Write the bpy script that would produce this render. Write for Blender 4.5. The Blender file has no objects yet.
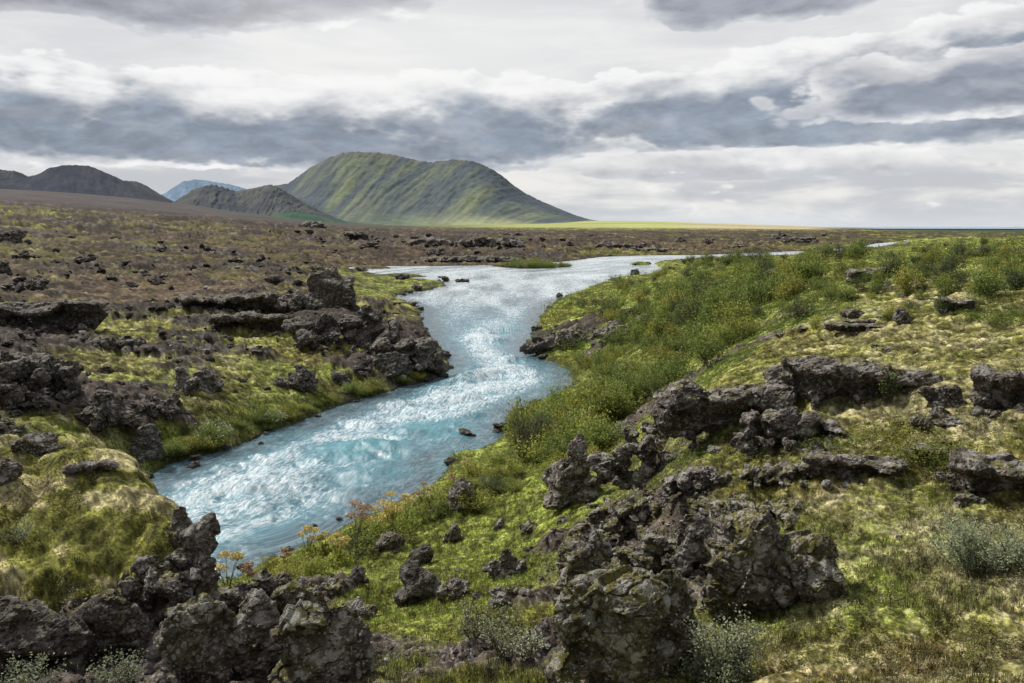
import bpy, bmesh, math, random
import numpy as np
from mathutils import Vector

rng = np.random.default_rng(7)
random.seed(7)
SC = bpy.context.scene
COL = SC.collection
R = math.radians

# ------------------------------------------------------------------ camera model
FPX = 853.33
CAMZ = 10.0
PITCH = math.atan((341.5 - 227.0) / FPX)
CP, SP = math.cos(PITCH), math.sin(PITCH)


def pix_dir(px, py):
    a = (np.asarray(px, float) - 512.0) / FPX
    b = (341.5 - np.asarray(py, float)) / FPX
    x = a
    y = CP + b * SP
    z = -SP + b * CP
    return x, y, z


def unproj(px, py, z):
    x, y, dz = pix_dir(px, py)
    t = (z - CAMZ) / dz
    return x * t, y * t


# ------------------------------------------------------------------ noise (numpy)
def _h(ix, iy, iz, seed):
    h = (ix.astype(np.uint32) * np.uint32(374761393) + iy.astype(np.uint32) * np.uint32(668265263)
         + iz.astype(np.uint32) * np.uint32(2147483647) + np.uint32((seed * 1274126177) & 0xffffffff))
    h = (h ^ (h >> np.uint32(13))) * np.uint32(1274126177)
    h = h ^ (h >> np.uint32(16))
    h = h * np.uint32(2246822519)
    h = h ^ (h >> np.uint32(15))
    return h.astype(np.float32) / np.float32(4294967295.0)


def _fl(v):
    f = np.floor(v)
    return f.astype(np.int64), (v - f).astype(np.float32)


def vnoise2(x, y, seed=0):
    ix, fx = _fl(x); iy, fy = _fl(y)
    z0 = np.zeros_like(ix)
    ux = fx * fx * fx * (fx * (fx * 6 - 15) + 10)
    uy = fy * fy * fy * (fy * (fy * 6 - 15) + 10)
    a = _h(ix, iy, z0, seed); b = _h(ix + 1, iy, z0, seed)
    c = _h(ix, iy + 1, z0, seed); d = _h(ix + 1, iy + 1, z0, seed)
    return (a + (b - a) * ux) * (1 - uy) + (c + (d - c) * ux) * uy


def fbm2(x, y, octv=4, seed=0, gain=0.5, lac=2.03):
    s = 0.0; a = 1.0; t = 0.0
    for i in range(octv):
        s = s + a * vnoise2(x, y, seed + i * 17)
        t += a; a *= gain
        x, y = (x * 0.8 + y * 0.6) * lac + 13.7, (y * 0.8 - x * 0.6) * lac + 7.1
    return s / t


def worley2(x, y, seed=0, two=False):
    ix, fx = _fl(x); iy, fy = _fl(y)
    z0 = np.zeros_like(ix)
    best = np.full(x.shape, 9.0, np.float32); sec = best.copy(); cid = np.zeros(x.shape, np.float32)
    for dx in (-1, 0, 1):
        for dy in (-1, 0, 1):
            jx = _h(ix + dx, iy + dy, z0, seed); jy = _h(ix + dx, iy + dy, z0 + 5, seed)
            d = (dx + jx - fx) ** 2 + (dy + jy - fy) ** 2
            m = d < best
            sec = np.where(m, best, np.minimum(sec, d))
            cid = np.where(m, _h(ix + dx, iy + dy, z0 + 9, seed), cid)
            best = np.where(m, d, best)
    return np.sqrt(best), np.sqrt(sec), cid


def vnoise3(p, seed=0):
    ix, fx = _fl(p[:, 0]); iy, fy = _fl(p[:, 1]); iz, fz = _fl(p[:, 2])
    ux = fx * fx * (3 - 2 * fx); uy = fy * fy * (3 - 2 * fy); uz = fz * fz * (3 - 2 * fz)
    r = 0
    for dx in (0, 1):
        wx = ux if dx else 1 - ux
        for dy in (0, 1):
            wy = uy if dy else 1 - uy
            for dz in (0, 1):
                wz = uz if dz else 1 - uz
                r = r + wx * wy * wz * _h(ix + dx, iy + dy, iz + dz, seed)
    return r


def fbm3(p, octv=4, seed=0, gain=0.5):
    s = 0.0; a = 1.0; t = 0.0
    q = p.copy()
    for i in range(octv):
        s = s + a * vnoise3(q, seed + i * 31)
        t += a; a *= gain
        q = q * 2.03 + 11.3
    return s / t


def worley3(p, seed=0):
    ix, fx = _fl(p[:, 0]); iy, fy = _fl(p[:, 1]); iz, fz = _fl(p[:, 2])
    best = np.full(fx.shape, 9.0, np.float32); sec = best.copy()
    for dx in (-1, 0, 1):
        for dy in (-1, 0, 1):
            for dz in (-1, 0, 1):
                a = ix + dx; b = iy + dy; c = iz + dz
                d = ((dx + _h(a, b, c, seed) - fx) ** 2 + (dy + _h(a, b, c, seed + 3) - fy) ** 2
                     + (dz + _h(a, b, c, seed + 6) - fz) ** 2)
                m = d < best
                sec = np.where(m, best, np.minimum(sec, d))
                best = np.where(m, d, best)
    return np.sqrt(best), np.sqrt(sec)


def facet3(p, seed=0):
    ix, fx = _fl(p[:, 0]); iy, fy = _fl(p[:, 1]); iz, fz = _fl(p[:, 2])
    best = np.full(fx.shape, 9.0, np.float32); out = np.zeros(fx.shape, np.float32)
    for dx in (-1, 0, 1):
        for dy in (-1, 0, 1):
            for dz in (-1, 0, 1):
                a = ix + dx; b = iy + dy; c = iz + dz
                ox = fx - dx - _h(a, b, c, seed); oy = fy - dy - _h(a, b, c, seed + 3); oz = fz - dz - _h(a, b, c, seed + 6)
                d = ox * ox + oy * oy + oz * oz
                m = d < best
                v = (ox * (_h(a, b, c, seed + 11) - .5) + oy * (_h(a, b, c, seed + 12) - .5) + oz * (_h(a, b, c, seed + 13) - .5)) * 2 + (_h(a, b, c, seed + 14) - .5)
                out = np.where(m, v, out); best = np.where(m, d, best)
    return out


def sstep(a, b, x):
    t = np.clip((x - a) / (b - a), 0, 1)
    return t * t * (3 - 2 * t)


def adapt(x, y, base, seed, an=1.6, octv=3):
    L = np.log2(np.maximum(np.hypot(x, y), 4.0) * base)
    k = np.floor(L); f = L - k
    s0 = 2.0 ** k
    return lerp(fbm2(x / s0, y / (s0 * an), octv, seed), fbm2(x / (2 * s0), y / (2 * s0 * an), octv, seed), f)


def lerp(a, b, t):
    return a + (b - a) * t


# ------------------------------------------------------------------ terrain controls
# px, py, z, rock, gravel, dry, green
CT = [
    (-80, 683, 3.2, .6, .1, .1, .2), (0, 683, 3.2, .6, .1, .1, .2), (150, 683, 3.0, .8, .1, .1, .2), (300, 683, 3.2, .35, .0, .1, .6),
    (420, 683, 3.9, .08, 0, .2, .7), (450, 650, 3.5, .05, 0, .3, .7), (500, 683, 4.3, .08, 0, .2, .7), (570, 683, 4.4, .3, 0, .1, .5), (700, 683, 5.2, .25, 0, .3, .6),
    (800, 683, 5.6, .1, 0, .8, .3), (900, 683, 5.8, .05, 0, .9, .3), (1023, 683, 6.0, .05, 0, .8, .3), (1120, 683, 6.1, .05, 0, .8, .3),
    (260, 620, 2.0, .6, 0, .1, .4), (320, 600, 1.8, .3, 0, .2, .7), (400, 600, 2.2, .1, 0, .2, .8), (480, 600, 2.9, .12, 0, .2, .8), (550, 610, 3.6, .3, 0, .1, .6),
    (300, 562, .5, .1, 0, .3, .9), (350, 545, .7, .05, 0, .3, 1), (400, 550, 1.3, .1, 0, .3, 1), (500, 540, 2.0, .15, 0, .2, .9),
    (560, 520, 2.8, .2, 0, .2, .8), (640, 520, 4.0, .45, 0, .2, .6), (460, 495, .6, .1, 0, .3, 1), (500, 500, 1.2, .2, 0, .2, .9),
    (520, 470, 1.0, .0, 0, .2, 1), (600, 450, 2.4, .2, 0, .2, .8), (650, 410, 3.2, .4, 0, .3, .6), (742, 348, 5.2, 0, 0, .3, .9), (700, 383, 5.3, .0, 0, .3, .9), (560, 405, .9, 0, 0, .2, 1), (620, 350, 2., .2, 0, .2, .8),
    (640, 470, 3.9, .5, .1, .3, .6),
    (700, 350, 4., .0, 0, .3, .8), (760, 350, 6., .05, 0, .5, .6), (850, 340, 7., .12, 0, .75, .3), (950, 345, 7.3, .12, 0, .75, .3), (1023, 345, 7.5, .15, 0, .6, .4), (1120, 345, 7.7, .1, 0, .6, .4),
    (700, 470, 5.5, .45, 0, .3, .5), (780, 470, 5.85, .3, 0, .5, .4), (850, 500, 6.0, .2, 0, .7, .4), (950, 500, 6.2, .08, 0, .6, .5), (1023, 500, 6.4, .2, 0, .6, .4), (1120, 500, 6.5, .1, 0, .6, .4),
    (800, 590, 5.5, .2, 0, .5, .6), (880, 590, 5.8, .04, 0, .4, .8), (960, 600, 5.95, .04, 0, .7, .5), (1040, 600, 6.1, .05, 0, .8, .4),
    (680, 600, 4.6, .45, 0, .2, .5), (620, 600, 4.2, .45, 0, .2, .6),
    (760, 432, 5.95, .3, 0, .4, .5), (860, 415, 6.45, .2, 0, .7, .4), (950, 415, 6.75, .12, 0, .8, .4), (1023, 405, 7.1, .3, 0, .7, .4), (1120, 405, 7.3, .2, 0, .7, .4),
    (700, 428, 5.5, .5, 0, .3, .6), (720, 380, 6.3, .12, 0, .5, .5), (840, 363, 7.1, .3, 0, .7, .3), (940, 370, 7.25, .2, 0, .7, .3),
    (600, 310, 1.5, .2, 0, .3, .8), (560, 330, .8, .5, 0, .2, .7), (660, 310, 4., .1, 0, .3, .8), (720, 300, 6., .1, 0, .3, .8), (800, 300, 7.0, .15, 0, .5, .6), (900, 300, 7.5, .15, 0, .6, .5), (1023, 300, 8.0, .1, 0, .6, .6), (1120, 300, 8.2, .1, 0, .6, .5),
    (650, 283, 2., .05, 0, .2, 1), (700, 275, 4.3, .05, 0, .3, .9), (760, 272, 6.0, .05, 0, .3, .9), (850, 272, 7.2, .1, 0, .4, .8), (950, 272, 7.9, .1, 0, .5, .7), (1023, 268, 8.3, .05, 0, .5, .7), (1120, 268, 8.5, .05, 0, .5, .7),
    (690, 265, 1.5, .05, 0, .2, 1), (760, 263, 3.2, .05, 0, .2, 1), (830, 261, 5.2, .05, 0, .2, 1), (900, 254, 6.8, .05, 0, .3, .9), (960, 250, 7.7, .05, 0, .3, .9), (1023, 250, 8.3, .05, 0, .4, .8), (1120, 248, 8.6, .05, 0, .4, .8),
    (930, 246, 6.8, .05, 0, .3, .9), (1023, 242, 8.5, .05, 0, .3, .9), (1120, 240, 8.8, 0, 0, .3, .9),
    # left bank and lava field
    (-80, 445, 2.2, .3, 0, .4, .6), (30, 440, 1.9, .3, 0, .4, .6), (100, 455, 1.0, .25, 0, .3, .8), (100, 405, 2.2, .5, 0, .5, .5), (0, 400, 2.7, .5, 0, .5, .5), (-80, 400, 2.9, .4, 0, .5, .5),
    (200, 405, 1.5, .3, 0, .5, .6), (200, 438, .6, .1, 0, .3, .9), (270, 415, .6, .1, 0, .3, .9), (300, 385, 1.2, .3, 0, .4, .7), (370, 383, .7, .4, 0, .3, .7), (400, 370, 1.0, .6, 0, .3, .4),
    (0, 350, 3.1, .5, .1, .6, .4), (-80, 350, 3.3, .4, .1, .6, .4), (100, 350, 2.6, .35, .1, .6, .5), (200, 350, 2.2, .45, .1, .6, .5), (300, 348, 1.9, .4, 0, .5, .5), (380, 335, 2.0, .8, 0, .3, .3),
    (-80, 310, 3.6, .4, .2, .6, .4), (20, 312, 3.4, .4, .2, .6, .4), (150, 313, 2.9, .5, .2, .5, .4), (250, 312, 2.6, .55, .2, .5, .4), (340, 318, 2.2, .6, .1, .4, .4),
    (-80, 280, 4.3, .4, .4, .5, .3), (0, 282, 4.1, .45, .5, .5, .3), (100, 290, 3.3, .2, 1., .2, .1), (180, 292, 3.1, .15, 1., .2, .1), (250, 285, 3.1, .3, .8, .4, .1), (310, 290, 2.8, .6, .3, .4, .2),
    (375, 290, .5, .05, .1, .4, .8), (365, 277, .4, .1, .1, .4, .8), (300, 270, 3.0, .5, .5, .4, .2),
    (-80, 250, 6.3, .45, .3, .5, .3), (0, 250, 6, .45, .4, .5, .3), (150, 255, 4.5, .4, .6, .5, .2), (250, 255, 3.6, .4, .7, .4, .2), (330, 258, 2.5, .4, .6, .3, .3),
    (-80, 230, 9.2, .4, .4, .6, .3), (0, 230, 9, .4, .4, .6, .3), (150, 236, 7, .5, .5, .5, .2), (300, 238, 4.2, .5, .7, .3, .2), (400, 250, 1.6, .4, .8, .2, .2),
    (450, 252, 1.4, .4, .8, .2, .2), (450, 242, 2.2, .5, .8, .3, .2), (530, 252, 1.2, .5, .6, .3, .2), (600, 246, 1.5, .4, .8, .3, .2), (600, 239, 2.3, .3, .9, .4, .2), (750, 246, 1.5, .3, .8, .4, .2), (750, 238, 2.0, .3, .9, .3, .2), (860, 240, 1.8, .3, .6, .3, .4),
]
# px, py, range r (far things given by distance), rock, gravel, dry, green
CTR = [
    (-80, 203, 520, .4, .5, .5, .3), (0, 207, 520, .4, .5, .5, .3), (80, 210, 560, .45, .5, .5, .2), (150, 214, 600, .5, .6, .4, .2), (250, 221, 650, .5, .7, .3, .2), (320, 228, 700, .5, .8, .2, .2),
    (-80, 205, 760, .3, .9, .1, .1), (0, 207.5, 760, .3, .9, .1, .1), (80, 211, 800, .3, .9, .1, .1), (150, 216, 800, .3, .9, .1, .1), (250, 222, 820, .3, .9, .1, .1),
    (-80, 186, 1900, .2, 1, 0, 0), (0, 189, 1900, .2, 1, 0, 0), (60, 192, 1900, .2, 1, 0, 0), (120, 197, 1900, .2, 1, 0, 0), (200, 206, 1900, .2, 1, 0, 0), (250, 214, 1900, .2, 1, 0, 0), (300, 221, 1900, .2, 1, 0, 0), (360, 228, 1500, .3, .9, .1, .1),
    (420, 231.5, 1500, .4, .8, .2, .2), (550, 231.5, 1500, .3, .9, .2, .2), (700, 231.5, 1500, .3, .9, .2, .2), (850, 231.5, 1500, .3, .7, .2, .3), (1000, 231.5, 1500, .2, .4, .2, .5), (1120, 231.5, 1500, .2, .4, .2, .5),
    (1023, 237, 300, .1, .1, .3, .8), (930, 236, 500, .1, .1, .3, .8), (1120, 236, 300, .1, .1, .3, .8), (880, 236, 700, .2, .4, .3, .6),
    (400, 226.5, 3000, .1, .2, .6, .8), (500, 225.5, 3000, .1, .1, .6, .9), (600, 226, 3000, .1, .1, .6, .9), (700, 227, 3000, .1, .2, .9, .3), (850, 229.3, 3000, .2, .6, .4, .3), (1000, 229.5, 3000, .2, .3, .2, .5),
    (400, 223, 4200, .1, .1, .6, .8), (500, 221, 4200, .1, .1, .6, .9), (580, 220.5, 4400, .1, .1, .6, .9), (660, 221.5, 4400, .1, .1, .8, .6), (730, 223.5, 4400, .1, .2, 1, .2), (800, 226, 4400, .2, .5, .6, .3), (860, 229, 4600, .2, .6, .4, .3), (1000, 229.6, 4600, .2, .3, .2, .5),
    (0, 200, 6000, .2, 1, 0, 0), (300, 215, 6000, .2, .6, .2, .3), (500, 222, 7000, .1, .3, .5, .5), (650, 225, 7000, .1, .3, .5, .5), (760, 229, 6000, .1, .3, .5, .5), (900, 229.3, 6000, .1, .3, .5, .5), (1100, 229.3, 6000, .1, .3, .5, .5),
]
NEAR = [  # world x, y, z under and around the photographer
    (0, 2, 8.2), (-8, 3, 7.2), (8, 3, 7.6), (-14, 6, 5.2), (14, 4, 7.2), (-5, 6.5, 6.2), (0, 7, 5.6), (4, 5.5, 6.8), (-20, 14, 4.2), (-24, 24, 2.2), (-30, 30, 1.8),
]
river_px = [(60, 520), (110, 492), (145, 478), (168, 465), (200, 457), (240, 446), (270, 432), (300, 421), (330, 409), (363, 399), (400, 388), (432, 380), (452, 370), (443, 352), (432, 338), (422, 325),
            (419, 309), (405, 302), (393, 297), (410, 292), (432, 290), (445, 283), (425, 280), (400, 279), (375, 274), (352, 271), (344, 268.6), (355, 266.6), (400, 266), (440, 266), (500, 265),
            (560, 262), (578, 260), (600, 257), (640, 255.5), (700, 255), (760, 252.6), (820, 250.5), (858, 247), (876, 243.5), (898, 241.5), (908, 239.6), (922, 239.6), (914, 242.5), (890, 246), (868, 248.6), (840, 252.4), (790, 254.8), (740, 256.6), (690, 258.6), (664, 260.6),
            (655, 264), (668, 271), (640, 276), (612, 279), (597, 285), (567, 296), (553, 304), (543, 314), (537, 329), (522, 348), (545, 360), (569, 370), (575, 385), (548, 397), (522, 408), (508, 420), (500, 438), (478, 452), (448, 458),
            (452, 468), (440, 480), (415, 494), (380, 511), (340, 531), (300, 550), (262, 568), (228, 584), (150, 606), (60, 640), (-60, 640), (-60, 560)]
rx, ry = unproj(np.array([p[0] for p in river_px]), np.array([p[1] for p in river_px]), 0.0)
RIV = np.stack([rx, ry], 1)
# flow axis, far to near
axis_px = [(915, 241), (870, 246), (800, 253.5), (720, 256.5), (640, 258), (580, 265), (500, 273), (490, 300), (485, 325), (480, 350), (505, 375), (470, 400), (430, 425), (370, 450), (300, 480), (230, 520), (120, 545), (-20, 590)]
ax_, ay_ = unproj(np.array([p[0] for p in axis_px]), np.array([p[1] for p in axis_px]), 0.0)
AXS = np.stack([ax_, ay_], 1)

pts = []; zz = []; att = []
for c in CT:
    x, y = unproj(c[0], c[1], c[2]); pts.append((float(x), float(y))); zz.append(c[2]); att.append(c[3:7])
for c in CTR:
    dx, dy, dz = pix_dir(c[0], c[1]); k = c[2] / math.hypot(dx, dy)
    pts.append((dx * k, dy * k)); zz.append(CAMZ + dz * k); att.append(c[3:7])
for c in NEAR:
    pts.append(c[:2]); zz.append(c[2]); att.append((.3, .0, .5, .4))
nb = len(pts)
for i in range(0, len(RIV)):
    pts.append(tuple(RIV[i])); zz.append(0.15); att.append(None)
for a, b, z in [(-60, 7000, 90), (3000, 12000, 0), (-6000, 12000, 60), (9000, 12000, 0), (0, 30000, 0), (14000, 26000, 0), (-14000, 26000, 0)]:
    pts.append((a, b)); zz.append(z); att.append((.2, .6, .3, .3))
pts = np.array(pts); zz = np.array(zz)


def lp(x, y):
    r = np.hypot(x, y)
    return np.arctan2(x, y) * 1.9, np.log(np.maximum(r, 1.0))


PU, PV = lp(pts[:, 0], pts[:, 1])
D = np.hypot(PU[:, None] - PU[None], PV[:, None] - PV[None])
W = np.linalg.solve(-D + np.eye(len(D)) * 1e-4, zz - 3.0)
# coarse log-polar lookup grids
T0, T1, NT = -1.15, 1.15, 560
L0, L1, NL = math.log(1.5), math.log(32000.), 640
gt = np.linspace(T0, T1, NT); gl = np.linspace(L0, L1, NL)
GT, GL = np.meshgrid(gt, gl)
gU = (GT * 1.9).ravel(); gV = GL.ravel()
gz = np.zeros(gU.size)
am = [i for i, a in enumerate(att) if a is not None]
A = np.array([att[i] for i in am])
ga = np.zeros((gU.size, 4)); gw = np.zeros(gU.size)
for i in range(len(pts)):
    d = np.hypot(gU - PU[i], gV - PV[i])
    gz += -W[i] * d
for k, i in enumerate(am):
    d2 = (gU - PU[i]) ** 2 + (gV - PV[i]) ** 2
    w = 1 / (d2 + 0.0008) ** 1.6
    ga += w[:, None] * A[k]; gw += w
gz = (gz + 3.0).reshape(NL, NT)
ga = (ga / gw[:, None]).reshape(NL, NT, 4)


def blur(g, n):
    for _ in range(n):
        p = np.pad(g, 1, mode='edge')
        g = (p[:-2, 1:-1] + p[2:, 1:-1] + p[1:-1, :-2] + p[1:-1, 2:] + 2 * g) / 6
    return g


gz = blur(gz, 5)
gx = (np.sin(GT) * np.exp(GL)); gy = (np.cos(GT) * np.exp(GL))


def poly_sd(px, py, poly):
    d = np.full(px.shape, 1e18); inside = np.zeros(px.shape, bool)
    n = len(poly)
    for i in range(n):
        a = poly[i]; b = poly[(i + 1) % n]
        e = b - a
        t = np.clip(((px - a[0]) * e[0] + (py - a[1]) * e[1]) / (e @ e + 1e-12), 0, 1)
        d = np.minimum(d, (px - a[0] - t * e[0]) ** 2 + (py - a[1] - t * e[1]) ** 2)
        c = ((a[1] > py) != (b[1] > py))
        xi = (b[0] - a[0]) * (py - a[1]) / (b[1] - a[1] + 1e-12) + a[0]
        inside ^= c & (px < xi)
    d = np.sqrt(d)
    return np.where(inside, -d, d)


g_sd = poly_sd(gx, gy, RIV)
# flow coordinates
best = np.full(gx.shape, 1e18); g_s = np.zeros(gx.shape); g_t = np.zeros(gx.shape); acc = 0.
for i in range(len(AXS) - 1):
    a = AXS[i]; e = AXS[i + 1] - a; L = math.hypot(*e)
    t = np.clip(((gx - a[0]) * e[0] + (gy - a[1]) * e[1]) / (L * L), 0, 1)
    qx = gx - a[0] - t * e[0]; qy = gy - a[1] - t * e[1]
    d = qx * qx + qy * qy
    m = d < best
    best = np.where(m, d, best); g_s = np.where(m, acc + t * L, g_s)
    g_t = np.where(m, np.sign(e[0] * qy - e[1] * qx) * np.sqrt(d), g_t)
    acc += L
g_s = blur(g_s, 6); g_t = blur(g_t, 6)


def samp(g, x, y):
    th = np.arctan2(x, y); l = np.log(np.maximum(np.hypot(x, y), 1.6))
    u = np.clip((th - T0) / (T1 - T0) * (NT - 1), 0, NT - 1.001)
    v = np.clip((l - L0) / (L1 - L0) * (NL - 1), 0, NL - 1.001)
    i = u.astype(int); j = v.astype(int); fu = u - i; fv = v - j
    if g.ndim == 3:
        fu = fu[..., None]; fv = fv[..., None]
    return (g[j, i] * (1 - fu) + g[j, i + 1] * fu) * (1 - fv) + (g[j + 1, i] * (1 - fu) + g[j + 1, i + 1] * fu) * fv


# the mossy mound on the left, as a plateau with cliffs
mnd_px = [(-120, 430, 5.4), (0, 447, 5.3), (60, 447, 5.25), (110, 462, 5.2), (150, 480, 5.1), (182, 498, 5.0), (200, 516, 4.9), (204, 550, 4.5), (190, 592, 4.1), (135, 618, 3.95), (60, 618, 3.95), (0, 622, 3.95), (-120, 630, 3.9)]
mq = [unproj(*p) for p in mnd_px]
MND = np.array([[float(a), float(b)] for a, b in mq])
g_md = poly_sd(gx, gy, MND)


ISL = []
for px_, py_, w_, l_ in [(532, 265.5, 10.5, 16), (398, 276.8, 6, 3), (432, 286, 2.5, 2.5), (372, 268.2, 5, 3), (640, 264.5, 3, 4)]:
    q1, q2 = unproj(px_, py_, 0.0); ISL.append((float(q1), float(q2), w_, l_))


def ground(x, y, full=False):
    x = np.asarray(x, float); y = np.asarray(y, float)
    shp = x.shape
    x = x.ravel(); y = y.ravel()
    r = np.hypot(x, y)
    b = samp(gz, x, y); sd = samp(g_sd, x, y); a = samp(ga, x, y)
    rock, grav, dry, green = a[:, 0], a[:, 1], a[:, 2], a[:, 3]
    wx = x + 1.2 * (fbm2(x / 2.3, y / 2.3, 3, 91) - .5); wy = y + 1.2 * (fbm2(x / 2.3, y / 2.3, 3, 92) - .5)
    near = 1 - sstep(60, 160, r)
    # rock field: ridgy patches
    n_big = fbm2(x / 7.5, y / 5.5, 4, 5)
    n_mid = fbm2(x / 2.6, y / 2.0, 4, 6)
    n_far = fbm2(x / 40., y / 26., 5, 8)
    pat = n_big * (.55 * near + .15) + n_far * .6 * (1 - near) + n_mid * (.45 * near + .25 * (1 - near))
    rk = sstep(.0, .10, rock * .52 + pat - .77 + .0 * near)
    # lumps
    amp = .35 + .9 * rock
    lump = (n_big - .5) * 1.5 * amp + (n_mid - .5) * .5 * amp
    lump = lump + (n_far - .5) * (1 - near) * 7.0 * sstep(120, 500, r) * (.4 + rock) * (1 - .8 * sstep(900, 2500, r))
    # flow-lobe ledges
    q = fbm2(wx / 9.0, wy / 6.0, 3, 21) * 5.0
    fq = q - np.floor(q)
    led = np.floor(q) + sstep(.80, .97, fq)
    lump = lump + (led - q + .0) * .55 * rock * sstep(14, 30, r) * (1 - sstep(300, 900, r))
    ledge_face = ((fq > .79) & (fq < .985)) * rock * sstep(14, 30, r) * (1 - sstep(150, 500, r))
    q2 = fbm2(wx / 34.0, wy / 20.0, 4, 23) * 6.0
    f2 = q2 - np.floor(q2)
    lump = lump + (np.floor(q2) + sstep(.7, .95, f2) - q2) * 2.0 * rock * sstep(60, 160, r) * (1 - sstep(700, 1500, r))
    ledge_face = np.maximum(ledge_face, ((f2 > .69) & (f2 < .97)) * sstep(.2, .45, rock) * sstep(60, 160, r) * (1 - sstep(700, 1500, r)))
    # mossy cushions
    w1, w1b, id1 = worley2(wx / .62, wy / .62, 31)
    w2, w2b, id2 = worley2((wx + wy * .4) / .23, wy / .23, 32)
    cush = (1 - np.minimum(w1, 1) ** 2); cush2 = (1 - np.minimum(w2, 1) ** 2)
    k1 = 1 - sstep(30, 90, r); k2 = 1 - sstep(14, 40, r)
    mossb = cush * .16 * k1 + cush2 * .045 * k2
    soft = 1 - .55 * sstep(.6, 1., green)
    # rubble
    rb1, rb1b, _ = worley2(wx / .9, wy / .7, 41)
    rb2, rb2b, _ = worley2(wx / .33, wy / .33, 42)
    rub = ((rb1b - rb1) * .5 + (rb2b - rb2) * .16 + fbm2(x / .5, y / .5, 4, 43) * .35) * (1 - .3 * near) * (.3 + .7 * (1 - sstep(120, 400, r)))
    ad = adapt(x, y, .011, 47) - .5; ad2 = adapt(x, y, .0045, 48) - .5
    sc = np.minimum(r, 420.) * .011 * (1 - sstep(420, 1100, r))
    lump = lump + rk * rub * .8 + (1 - rk) * mossb * soft + (ad * sc * .8 + ad2 * sc * .6 + (adapt(x, y, .002, 50) - .5) * sc * .22) * (.34 + .9 * np.clip(rock + .5 * grav * sstep(80, 200, r), 0, 1))
    lump = lump + (fbm2(x / .35, y / .35, 4, 44) - .5) * .12 * k1 * soft + (fbm2(x / .06, y / .06, 2, 45) - .5) * .022 * k2
    h = b + lump
    # the mound
    md = samp(g_md, x, y) + .8 * (fbm2(x / 1.6, y / 1.6, 4, 51) - .5) + .25 * (fbm2(x / .4, y / .4, 3, 52) - .5)
    msh = 1 - sstep(-.12, .30, md)
    top = 4.08 + .42 * (np.minimum(y, 15.4) - 12.6) + (x + 6) * -.03
    top = top + (fbm2(x / 1.3, y / 1.3, 4, 53) - .5) * .7 + mossb * 1.15 + (fbm2(x / .22, y / .22, 4, 56) - .5) * .11 + (cush * .0 + .22 * (1 - np.minimum(worley2(wx / 1.25, wy / 1.25, 54)[0], 1) ** 2)) - .35 * sstep(.5, 0, -md)
    hm = lerp(np.minimum(b, 3.2) - .2 + lump * .4, top, msh)
    h = np.where(md < .6, np.maximum(h, hm), h)
    mface = ((md > -.30) & (md < .6)) * sstep(.44, .56, fbm2(x / 1.1, y / 1.1, 3, 55))
    mo = sstep(.05, -.15, md); rk = rk * (1 - .97 * mo)
    onm = (md < .0)
    # banks and bed
    bw = 1.2 + 2.0 * (1 - rock)
    s0 = sd + .5 * (fbm2(x / 1.1, y / 1.1, 3, 61) - .5) * (1 + r / 90)
    bank = .06 + .42 * np.maximum(s0, 0)
    hb = lerp(bank, h, sstep(0, bw, s0))
    hb = np.maximum(hb, .07)
    h = np.where((s0 > 0) | (r > 900), np.where(r > 900, h, hb), np.maximum(-1.2, -.1 + s0 * .5))
    for icx, icy, iw, il in ISL:
        q_ = .75 * (1 - ((x - icx) / iw) ** 2 - ((y - icy) / il) ** 2) + .25 * (n_mid - .5)
        q_ = np.where(q_ > -.6, q_, -9.)
        s0 = np.where((q_ > 0) & (s0 < 0), 1.5, s0); h = np.maximum(h, q_)
    if not full:
        return h.reshape(shp)
    return dict(h=h, rk=rk, rock=rock, grav=grav, dry=dry, green=green, sd=s0, cush=cush, cush2=cush2, id1=id1, id2=id2, r=r, face=np.maximum(ledge_face, mface), onm=onm, ad=ad, ad2=ad2, rbd=rb2b - rb2, w1b=w1b - w1)


_tr = np.exp(np.linspace(math.log(4.0), math.log(900.), 2600))


def hit(px, py):
    dx, dy, dz = pix_dir(px, py)
    k = math.hypot(dx, dy)
    X = dx / k * _tr; Y = dy / k * _tr; Z = CAMZ + dz / k * _tr
    g = ground(X, Y)
    i = np.argmax(g >= Z)
    if g[i] < Z[i]:
        return None
    return float(X[i]), float(Y[i]), float(g[i]), float(_tr[i])


# ------------------------------------------------------------------ mesh + node helpers
def new_mesh(name, V, F, mats=(), smooth=True, cols=None, attrs=None, fsize=None, mat_idx=None):
    me = bpy.data.meshes.new(name)
    V = np.ascontiguousarray(V, np.float32); F = np.ascontiguousarray(F, np.int32)
    me.vertices.add(len(V)); me.vertices.foreach_set('co', V.ravel())
    k = F.shape[1]
    me.loops.add(F.size); me.loops.foreach_set('vertex_index', F.ravel())
    me.polygons.add(len(F))
    me.polygons.foreach_set('loop_start', np.arange(0, F.size, k, dtype=np.int32))
    try:
        me.polygons.foreach_set('loop_total', np.full(len(F), k, np.int32))
    except Exception:
        pass
    me.polygons.foreach_set('use_smooth', np.full(len(F), smooth))
    for m in mats:
        me.materials.append(m)
    if mat_idx is not None:
        me.polygons.foreach_set('material_index', mat_idx.astype(np.int32))
    me.update(calc_edges=True)
    if cols is not None:
        ca = me.color_attributes.new('Col', 'FLOAT_COLOR', 'POINT')
        c4 = np.ones((len(V), 4), np.float32); c4[:, :3] = cols
        ca.data.foreach_set('color', c4.ravel())
    for n, v in (attrs or {}).items():
        at = me.attributes.new(n, 'FLOAT', 'POINT'); at.data.foreach_set('value', np.ascontiguousarray(v, np.float32))
    return me


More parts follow.
